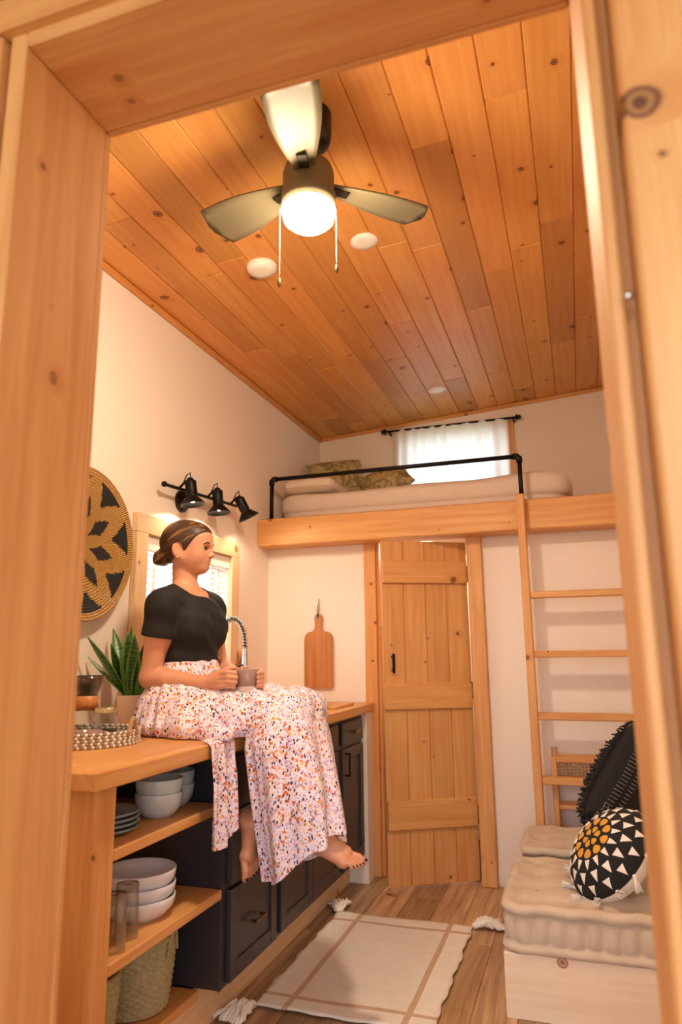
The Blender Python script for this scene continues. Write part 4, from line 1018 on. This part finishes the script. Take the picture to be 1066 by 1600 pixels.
for q in (-1, 1): body.ell(Hp(.0945, q*.0115, -.041), (.0095, .006, .0065), HM, .006)
body.ell(Hp(.0885, 0, -.0610), (.0070, .019, .0050), HM, .005); body.ell(Hp(.087, 0, -.0710), (.0078, .017, .0060), HM, .005)
body.cone(Hp(.0965, -.017, -.0660), Hp(.0985, 0, -.0660), .0016, .0016, .003, 'sub'); body.cone(Hp(.0965, .017, -.0660), Hp(.0985, 0, -.0660), .0016, .0016, .003, 'sub')
for q in (-1, 1):                                                                              # ears
    EM = np.array([hF*.93+hZ*.25-hl*q*.25, hl*q+hF*.25, hZ*.95-hF*.28]); EM /= np.linalg.norm(EM, axis=1)[:, None]
    body.ell(Hp(-.026, q*.077, -.026), (.017, .0065, .030), EM, .006)
    body.ell(Hp(-.020, q*.085, -.024), (.009, .0045, .017), EM, .003, 'sub')
    body.ell(Hp(-.018, q*.074, -.050), (.008, .006, .009), HM, .005)
# arms
def arm(S_, E_, W_, q):
    body.chain([S_, S_+(E_-S_)*.45, E_], [.048, .043, .036], .02)
    body.cone(E_, E_+(W_-E_)*.3, .037, .038, .015); body.cone(E_+(W_-E_)*.3, W_, .038, .025, .012)
arm(RS, RE, RW, 1); arm(LS, LE, LW, 1)
def L3(a, b, t): return a+(b-a)*t
mc = MUG+np.array((0, 0, .040))
def Mp(f, l, z): return mc+tf*f+tl_*l+tz*z
# right hand: closed on the mug from the near side
pr = Mp(-.082, -.050, .000)
body.chain([RW, Mp(-.105, -.056, 0), Mp(-.075, -.052, .006)], [.025, .025, .024], .012)
body.cone(Mp(-.085, -.058, .016), Mp(-.085, -.054, -.018), .019, .017, .012)
RF = []
for i, z in enumerate((.024, .008, -.008, -.022)):
    e = (.0, .004, .002, -.006)[i]
    P_ = [Mp(-.075, -.066, z*.95), Mp(-.042+e, -.070, z+.004), Mp(-.020+e, -.052, z+.001), Mp(-.030+e, -.034, z)]
    body.chain(P_, [.0105, .0095, .0085, .0075], .004)
body.chain([Mp(-.09, -.045, .020), Mp(-.068, -.036, .036), Mp(-.040, -.022, .042)], [.014, .0105, .0085], .006)
# left hand: wraps the far side, finger tips show in front of the mug
body.chain([LW, Mp(-.050, .072, .0), Mp(-.020, .062, .002)], [.025, .024, .022], .012)
body.cone(Mp(-.02, .060, .018), Mp(-.02, .060, -.016), .016, .015, .01)
for i, z in enumerate((.024, .009, -.006, -.020)):
    body.chain([Mp(-.008, .058, z*.9), Mp(.026, .046, z+.002), Mp(.049, .016, z), Mp(.050, -.010, z-.001)], [.0105, .0095, .0088, .0078], .004)
body.chain([Mp(-.05, .055, .018), Mp(-.045, .045, .034), Mp(-.030, .038, .040)], [.013, .0105, .0085], .006)
# legs
body.chain([RH, RK], [.080, .050], .03); body.chain([LH, LK], [.080, .050], .03)
def shin(K_, A2, bk):
    m_ = L3(K_, A2, .33)+np.array(bk)*.018; body.chain([K_, m_, L3(K_, A2, .7), A2], [.046, .046, .038, .030], .02)
shin(RK, RA, (-1, 0, 0)); shin(LK, LA, (-1, 0, 0))
def foot(an, d, upv, big, ln=.215):
    """an ankle, d toe direction, upv instep normal, big +1/-1 side of the big toe along side axis"""
    d = np.array(d, float); d /= np.linalg.norm(d); u = np.array(upv, float); u -= d*(u @ d); u /= np.linalg.norm(u); sd = np.cross(u, d)*big
    def fp(a, s_, h): return an+d*a+sd*s_+u*h
    FM = np.array([d, sd, u])
    body.ell(fp(-.030, 0, -.040), (.030, .026, .028), FM, .02)                      # heel
    body.cone(an, fp(-.018, 0, -.030), .031, .028, .015)
    body.cone(fp(.0, .004, -.018), fp(.085, .012, -.040), .031, .021, .02)         # instep
    body.cone(fp(-.02, -.008, -.048), fp(.095, -.022, -.054), .020, .015, .018)
    body.cone(fp(.085, .020, -.047), fp(.090, -.026, -.052), .0185, .0145, .015)   # ball
    body.ell(fp(.0, .028, -.012), (.010, .007, .010), FM, .008); body.ell(fp(-.004, -.026, -.018), (.010, .007, .010), FM, .008)
    nails = []
    for i, (s_, l_, r_) in enumerate(((.027, .052, .0125), (.010, .050, .0088), (-.003, .044, .0082), (-.0155, .037, .0078), (-.027, .028, .0076))):
        b0 = fp(.092-abs(i-1)*.002, s_*.95, -.048); b1 = fp(.098+l_*.6, s_, -.046); b2 = fp(.098+l_, s_, -.054)
        body.chain([b0, b1, b2], [r_*1.02, r_*.92, r_*.88], .004); nails.append((b2+d*r_*.30+u*r_*.72, r_, FM))
    return nails
NAILS = foot(RA, (.90, .06, -.30), (.25, -.22, .95), 1.0)
NAILS += foot(LA, (.28, -.22, -.93), (.80, -.45, .30), -1.0)
P, F = body.mesh(1)
# skin: lips coloured by region
t = NT('skin'); p = t.coord(); skin = t.done(t.mix(t.noise(p, 18, 3), srgb(212, 156, 124), srgb(202, 140, 108)), .48, 0, t.noise(p, 500, 2), .05, .001, Subsurface__Weight=.12, Subsurface__Radius=(.01, .004, .002), Subsurface__Scale=.5)
lipm = plain('lip', srgb(188, 116, 100), .4)
fc = P[F].mean(1); rel = (fc-HC)/HS; hq = np.stack([rel @ hF, rel @ hl, rel @ hZ], 1)
lips = (hq[:, 0] > .085) & (np.abs(hq[:, 1]) < .021) & (hq[:, 2] > -.0770+np.abs(hq[:, 1])*.35) & (hq[:, 2] < -.0565-np.abs(hq[:, 1])*.25)
bo = np_mesh('body', P, F, [skin, lipm], wm, lips.astype(int)); del body
eyew = plain('eye_white', srgb(232, 224, 216), .2); iris = plain('iris', srgb(66, 52, 38), .2); lash = plain('lash', srgb(34, 22, 16), .6)
for q in (-1, 1):
    c0 = Vector(Hp(.0725, q*.0305, -.0135)); n = 18; vs = []; gz = Vector(hF*.96+hl*.18+hZ*.05).normalized(); q1 = gz.orthogonal().normalized(); q2 = gz.cross(q1)
    for i in range(n+1):
        ph = PI*i/n
        for k in range(24): a = 2*PI*k/24; vs.append(c0+.0118*HS*(gz*math.cos(ph)+(q1*math.cos(a)+q2*math.sin(a))*math.sin(ph)))
    fs = grid_faces(n+1, 24, True); MB().add(vs, fs, [2 if f[0]//24 < 2 else 1 if f[0]//24 < 4 else 0 for f in fs], True).build('eye', [eyew, iris, lash], wm)
    MB().tube([Hp(.0800, q*.0445, -.014), Hp(.0860, q*.037, -.0085), Hp(.0880, q*.030, -.0070), Hp(.0872, q*.022, -.009), Hp(.084, q*.018, -.013)], [.0012, .0020, .0022, .0018, .0010], 6).build('eyelashes', lash, wm)
    MB().tube([Hp(.0800, q*.0525, .0030), Hp(.0895, q*.043, .0115), Hp(.0940, q*.031, .0125), Hp(.0955, q*.017, .0105)], [.0016, .0032, .0038, .0030], 6).build('eyebrow', plain('brow', srgb(66, 40, 24), .8), wm)
    MB().ball(Hp(-.017, q*.080, -.056), .0032, n=6).build('earring', plain('pearl', srgb(240, 226, 208), .25), wm)
nailm = plain('nail_polish', srgb(58, 26, 44), .2)
for c0, r_, FM in NAILS: MB().ball(c0, (r_*.62, r_*.62, r_*.30), Matrix([list(x) for x in FM.T]), 6).build('toenail', nailm, wm)
# hair
hs = SDF(axis_grid([(HC[0]-.17, HC[0]+.12, .0022)]), axis_grid([(HC[1]-.11, HC[1]+.11, .0022)]), axis_grid([(HC[2]-.13, HC[2]+.125, .0022)]))
hs.ell(Hp(-.017, 0, .024), (.101, .0805, .0835), HM, .01); hs.ell(Hp(.038, 0, .036), (.054, .0625, .052), HM, .02)
hs.cone(Hp(-.075, 0, -.02), Hp(-.095, 0, -.045), .05, .03, .03)
X, Y, Z = hs.pts((slice(None),)*3); X = X-HC[0]; Y = Y-HC[1]; Z = Z-HC[2]
hX = (X*hF[0]+Y*hF[1]+Z*hF[2])/HS; hY = (X*hl[0]+Y*hl[1]+Z*hl[2])/HS; hZz = (X*hZ[0]+Y*hZ[1]+Z*hZ[2])/HS
cut = (1.05*(hX-.030)-hZz+.35*np.abs(hY)*np.clip((hX-.0)/.05, 0, 1)-.012)/1.45*HS                                  # hairline plane, swept
cut = np.minimum(cut, (hX+.012)*HS+np.maximum(-hZz-.0, 0)*.0) if False else cut
ear = np.sqrt(((hX+.020)/.022)**2+((hZz+.028)/.036)**2)                                        # open over the ear
hs.D = np.maximum(hs.D, cut.astype(np.float32)); hs.D = np.maximum(hs.D, np.where(np.abs(hY) > .05, (1-ear)*.02, -1).astype(np.float32))
bun = Hp(-.118, 0, -.050)
for i in range(5):
    a = 2*PI*i/5; hs.ell(bun+hZ*.013*math.cos(a)+hl*.018*math.sin(a)-hF*.006*(i % 2), (.026, .026, .022), HM, .006)
hs.ell(bun-hF*.012, (.02, .022, .02), HM, .004)
P, F = hs.mesh(1)
t = NT('hair'); tc = t.coord(); c = t.xyz(tc)
def lin3(v): return t.math('ADD', t.math('ADD', t.math('MULTIPLY', c[0], float(v[0])), t.math('MULTIPLY', c[1], float(v[1]))), t.math('MULTIPLY', c[2], float(v[2])))
dirn = hF*.80+hZ*.60; nrm_ = hZ*.80-hF*.60
sv = t.vec(t.math('MULTIPLY', lin3(dirn), 5), t.math('MULTIPLY', lin3(nrm_), 70), t.math('MULTIPLY', lin3(hl), 40))
hz = t.noise(sv, 1.0, 3, .6); hz2 = t.noise(sv, 5, 2)
hcol = t.mix(t.step(hz, .48, .70), srgb(68, 42, 24), srgb(176, 124, 66)); hcol = t.mix(t.step(hz2, .35, .75), t.mix(.5, hcol, srgb(40, 24, 14)), hcol)
hair = np_mesh('hair', P, F, [t.done(hcol, .42, 0, hz2, .35, .004)], wm)
# t-shirt
sh = SDF(axis_grid([(-1.62, -1.18, .003)]), axis_grid([(2.10, 2.62, .003)]), axis_grid([(1.10, 1.46, .003)]))
torso(sh, .010)
for S_, E_ in ((RS, RE), (LS, LE)): sh.chain([S_, L3(S_, E_, .50)], [.056, .060], .03)
X, Y, Z = sh.pts((slice(None),)*3)
for S_, E_ in ((RS, RE), (LS, LE)):
    d = (E_-S_)/np.linalg.norm(E_-S_); e = L3(S_, E_, .44); near = np.linalg.norm(tl_*0) ; pl = (X-e[0])*d[0]+(Y-e[1])*d[1]+(Z-e[2])*d[2]
    sd = ((X-P0[0])*tl_[0]+(Y-P0[1])*tl_[1])*(1 if S_ is LS else -1); lim = np.where(sd > .125, pl, -1); sh.D = np.maximum(sh.D, lim.astype(np.float32))
nk = np.sqrt((((X-Wp(.012, 0, 0)[0])*tf[0]+(Y-Wp(.012, 0, 0)[1])*tf[1])/.078)**2+(((X-P0[0])*tl_[0]+(Y-P0[1])*tl_[1])/.082)**2+((Z-1.445)/.062)**2)
sh.D = np.maximum(sh.D, ((1-nk)*.06).astype(np.float32)); sh.D = np.maximum(sh.D, (1.135-Z+0*X+0*Y).astype(np.float32))
# soft creases across the chest and waist
F_ = (X-P0[0])*tf[0]+(Y-P0[1])*tf[1]; L_ = (X-P0[0])*tl_[0]+(Y-P0[1])*tl_[1]
sh.D = sh.D+(.0022*np.sin((Z*1.0+L_*.5-F_*.4)*95)*np.clip((F_+.02)/.06, 0, 1)*(.4+.6*np.sin(L_*23+Z*17)**2)).astype(np.float32)
P, F = sh.mesh(1); tee = fabric('black_jersey', srgb(15, 15, 15), srgb(20, 19, 19), 300, .15, .8, 0)
np_mesh('t_shirt', P, F, [tee], wm)
# skirt
t = NT('floral_cotton'); tc = t.coord(); wv = t.n('TexNoise', _0=tc, Scale=55, Detail=2)
wob = t.n('VectorMath', {'operation': 'SUBTRACT'}, _0=wv.outputs[1], _1=(.5, .5, .5)).outputs[0]; wob = t.n('VectorMath', {'operation': 'SCALE'}, _0=wob); wob.inputs['Scale'].default_value = .012
q = t.n('VectorMath', {'operation': 'ADD'}, _0=tc, _1=wob.outputs[0]).outputs[0]
def ramp(fac, stops):
    nd = t.n('ValToRGB', _0=fac); nd.color_ramp.interpolation = 'CONSTANT'; el = nd.color_ramp.elements
    while len(el) < len(stops): el.new(.5)
    for e, (ps, c_) in zip(el, stops): e.position = ps; e.color = c_
    return nd.outputs[0]
base = t.mix(t.noise(tc, 12, 2), srgb(238, 230, 240), srgb(228, 222, 242))
v3 = t.n('TexVoronoi', Vector=q, Scale=150); g3 = t.n('SeparateColor', _0=v3.outputs['Color']).outputs
base = t.mix(t.math('MULTIPLY', t.math('LESS_THAN', v3.outputs['Distance'], .42), t.math('LESS_THAN', g3[0], .85)), base, ramp(g3[1], [(0, srgb(206, 178, 214)), (.3, srgb(238, 176, 176)), (.55, srgb(232, 186, 120)), (.8, srgb(150, 140, 170))]))
sq = t.n('Mapping', _0=q); sq.inputs['Scale'].default_value = (1, 1, .55); sq.inputs['Rotation'].default_value = (.5, .7, .3)
v2 = t.n('TexVoronoi', Vector=sq.outputs[0], Scale=110); g2_ = t.n('SeparateColor', _0=v2.outputs['Color']).outputs
base = t.mix(t.math('MULTIPLY', t.math('LESS_THAN', v2.outputs['Distance'], .33), t.math('LESS_THAN', g2_[0], .62)), base, srgb(44, 44, 78))
v1 = t.n('TexVoronoi', Vector=q, Scale=62); g1_ = t.n('SeparateColor', _0=v1.outputs['Color']).outputs
base = t.mix(t.math('MULTIPLY', t.math('LESS_THAN', v1.outputs['Distance'], .36), t.math('LESS_THAN', g1_[0], .9)), base, ramp(g1_[1], [(0, srgb(206, 112, 70)), (.24, srgb(226, 146, 136)), (.45, srgb(212, 186, 226)), (.66, srgb(196, 172, 214)), (.84, srgb(222, 170, 104))]))
base = t.mix(t.math('MULTIPLY', t.math('LESS_THAN', v1.outputs['Distance'], .10), t.math('LESS_THAN', g1_[0], .9)), base, srgb(150, 78, 40))
floral = t.done(base, .85, 0, t.noise(tc, 300, 2), .1, .001)
sk = SDF(axis_grid([(-1.64, -.80, .0032)]), axis_grid([(2.00, 2.68, .0032)]), axis_grid([(.905, 1.20, .0032)]))
sk.ell(Wp(.005, 0, 1.145), (.096, .120, .10), TM, .02)
sk.ell(Wp(.015, .0, 1.000), (.165, .195, .135), TM, .07)
sk.ell(Wp(.02, -.02, .945), (.175, .205, .062), TM, .04)
sk.cone(RH+np.array((0, -.01, -.004)), RK+np.array((-.01, 0, .0)), .100, .074, .05); sk.cone(LH+np.array((0, 0, -.006)), LK, .098, .078, .05)
sk.cone(L3(RH, LH, .5)+np.array((0, 0, -.012)), L3(RK, LK, .5)+np.array((-.01, 0, .0)), .092, .076, .05)
sk.cone(np.array((-1.30, 2.26, .965)), np.array((-1.0, 2.285, .945)), .085, .065, .05)
sk.cone(np.array((-1.30, 2.17, .945)), np.array((-1.13, 2.14, .925)), .055, .035, .04)
X, Y, Z = sk.pts((slice(None),)*3)
F_ = (X-P0[0])*tf[0]+(Y-P0[1])*tf[1]; L_ = (X-P0[0])*tl_[0]+(Y-P0[1])*tl_[1]; an = np.arctan2(L_, F_+.02)
w_ = np.clip((1.15-Z)/.12, 0, 1)
fold = (.0055*np.sin(an*21+Z*6)+.004*np.sin(an*37+2))*w_*np.clip((.16-F_)/.12, 0, 1)
fold2 = (.0042*np.sin(Y*70+X*38)+.0035*np.sin(Y*41+X*60+1))*np.clip((F_-.08)/.1, 0, 1)
sk.D = sk.D+(fold+fold2).astype(np.float32); sk.D = np.maximum(sk.D, (ZT+.0025-Z+0*X+0*Y).astype(np.float32)); sk.D = np.maximum(sk.D, (Z-1.168-.04*F_+0*Y).astype(np.float32))
P, F = sk.mesh(1); skv, skf = P, F
# hanging part of the skirt
def cyc(pts, n):
    m = len(pts); out = []
    for i in range(n):
        u = i/n*m; k = int(u); f = u-k; p0, p1, p2, p3 = [np.array(pts[(k+d) % m]) for d in (-1, 0, 1, 2)]
        out.append(.5*((2*p1)+(-p0+p2)*f+(2*p0-5*p1+4*p2-p3)*f*f+(-p0+3*p1-3*p2+p3)*f**3))
    return np.array(out)
NA = 200
top = cyc([(-.905, 2.37, .99), (-.925, 2.49, .985), (-1.0, 2.55, .98), (-1.06, 2.53, .965), (-1.09, 2.40, .95), (-1.085, 2.25, .955), (-1.03, 2.22, .985), (-.935, 2.24, .995)], NA)
lvb = cyc([(-.862, 2.36, .91), (-.895, 2.50, .91), (-.97, 2.565, .90), (-1.06, 2.54, .90), (-1.10, 2.42, .90), (-1.095, 2.25, .89), (-1.03, 2.195, .895), (-.90, 2.215, .905)], NA)
mid_ = cyc([(-.822, 2.335, .75), (-.87, 2.48, .72), (-.96, 2.54, .70), (-1.05, 2.51, .70), (-1.075, 2.40, .70), (-1.05, 2.235, .70), (-.99, 2.19, .70), (-.86, 2.195, .73)], NA)
hem = cyc([(-.806, 2.32, .612), (-.85, 2.45, .535), (-.94, 2.49, .475), (-1.01, 2.44, .465), (-1.03, 2.34, .47), (-1.005, 2.245, .475), (-.95, 2.19, .485), (-.848, 2.195, .58)], NA)
rows = 46; vs = []
for r in range(rows):
    s = r/(rows-1)
    for i in range(NA):
        if s < .16: q = s/.16; p_ = top[i]*(1-q)+lvb[i]*q; p_ = p_+np.array((0, 0, .02*math.sin(PI*q)))
        elif s < .55: q = (s-.16)/.39; p_ = lvb[i]*(1-q)+mid_[i]*q
        else: q = (s-.55)/.45; p_ = mid_[i]*(1-q)+hem[i]*q
        c0 = (lvb*(1-s)+hem*s).mean(0); rad = np.array((p_[0]-c0[0], p_[1]-c0[1], 0)); rad /= np.linalg.norm(rad)+1e-9
        a = 2*PI*i/NA; am = .005+.017*s; f = .55+math.sin(a*8+1.0*s+.9*math.sin(a*2))+.45*math.sin(a*15+2+s*1.5)
        vs.append(p_+rad*(am*f*min(1, s/.2)+.020*s*max(0, math.cos(a-5.85))**3))
m = MB().add(skv.tolist(), skf.tolist(), 0, True)
m.add(vs, grid_faces(rows, NA, True), 0, True)
# flap of the skirt hanging over the worktop edge
NB, NR = 70, 36; vs = []
for r in range(NR):
    s = r/(NR-1)
    for k in range(NB):
        u = k/(NB-1); y = 2.035+u*.155+.012*s*(u-.5)*2-.006*s
        if s < .15: q = s/.15*PI/2; x = CX-.028+.040*math.sin(q); z = ZT+.012-.03*(1-math.cos(q))
        else: q = (s-.15)/.85; x = CX+.012+.018*q; z = ZT-.018-q*(.285+.02*math.sin(u*4)-.03*u)
        x += (.010*math.sin(u*15+s*2)+.005*math.sin(u*31))*min(1, s*2.2); vs.append((x, y, z))
m.add(vs, grid_faces(NR, NB), 0, True)
so = m.build('skirt', floral, wm, fix=False)
# mug in her hands
cup = mug(tuple(MUG), .039, .078, math.atan2(-(tf*.9+tl_*.3)[1], -(tf*.9+tl_*.3)[0]), 'mauve mug with cream base held in both hands')
cup.name = 'mug'
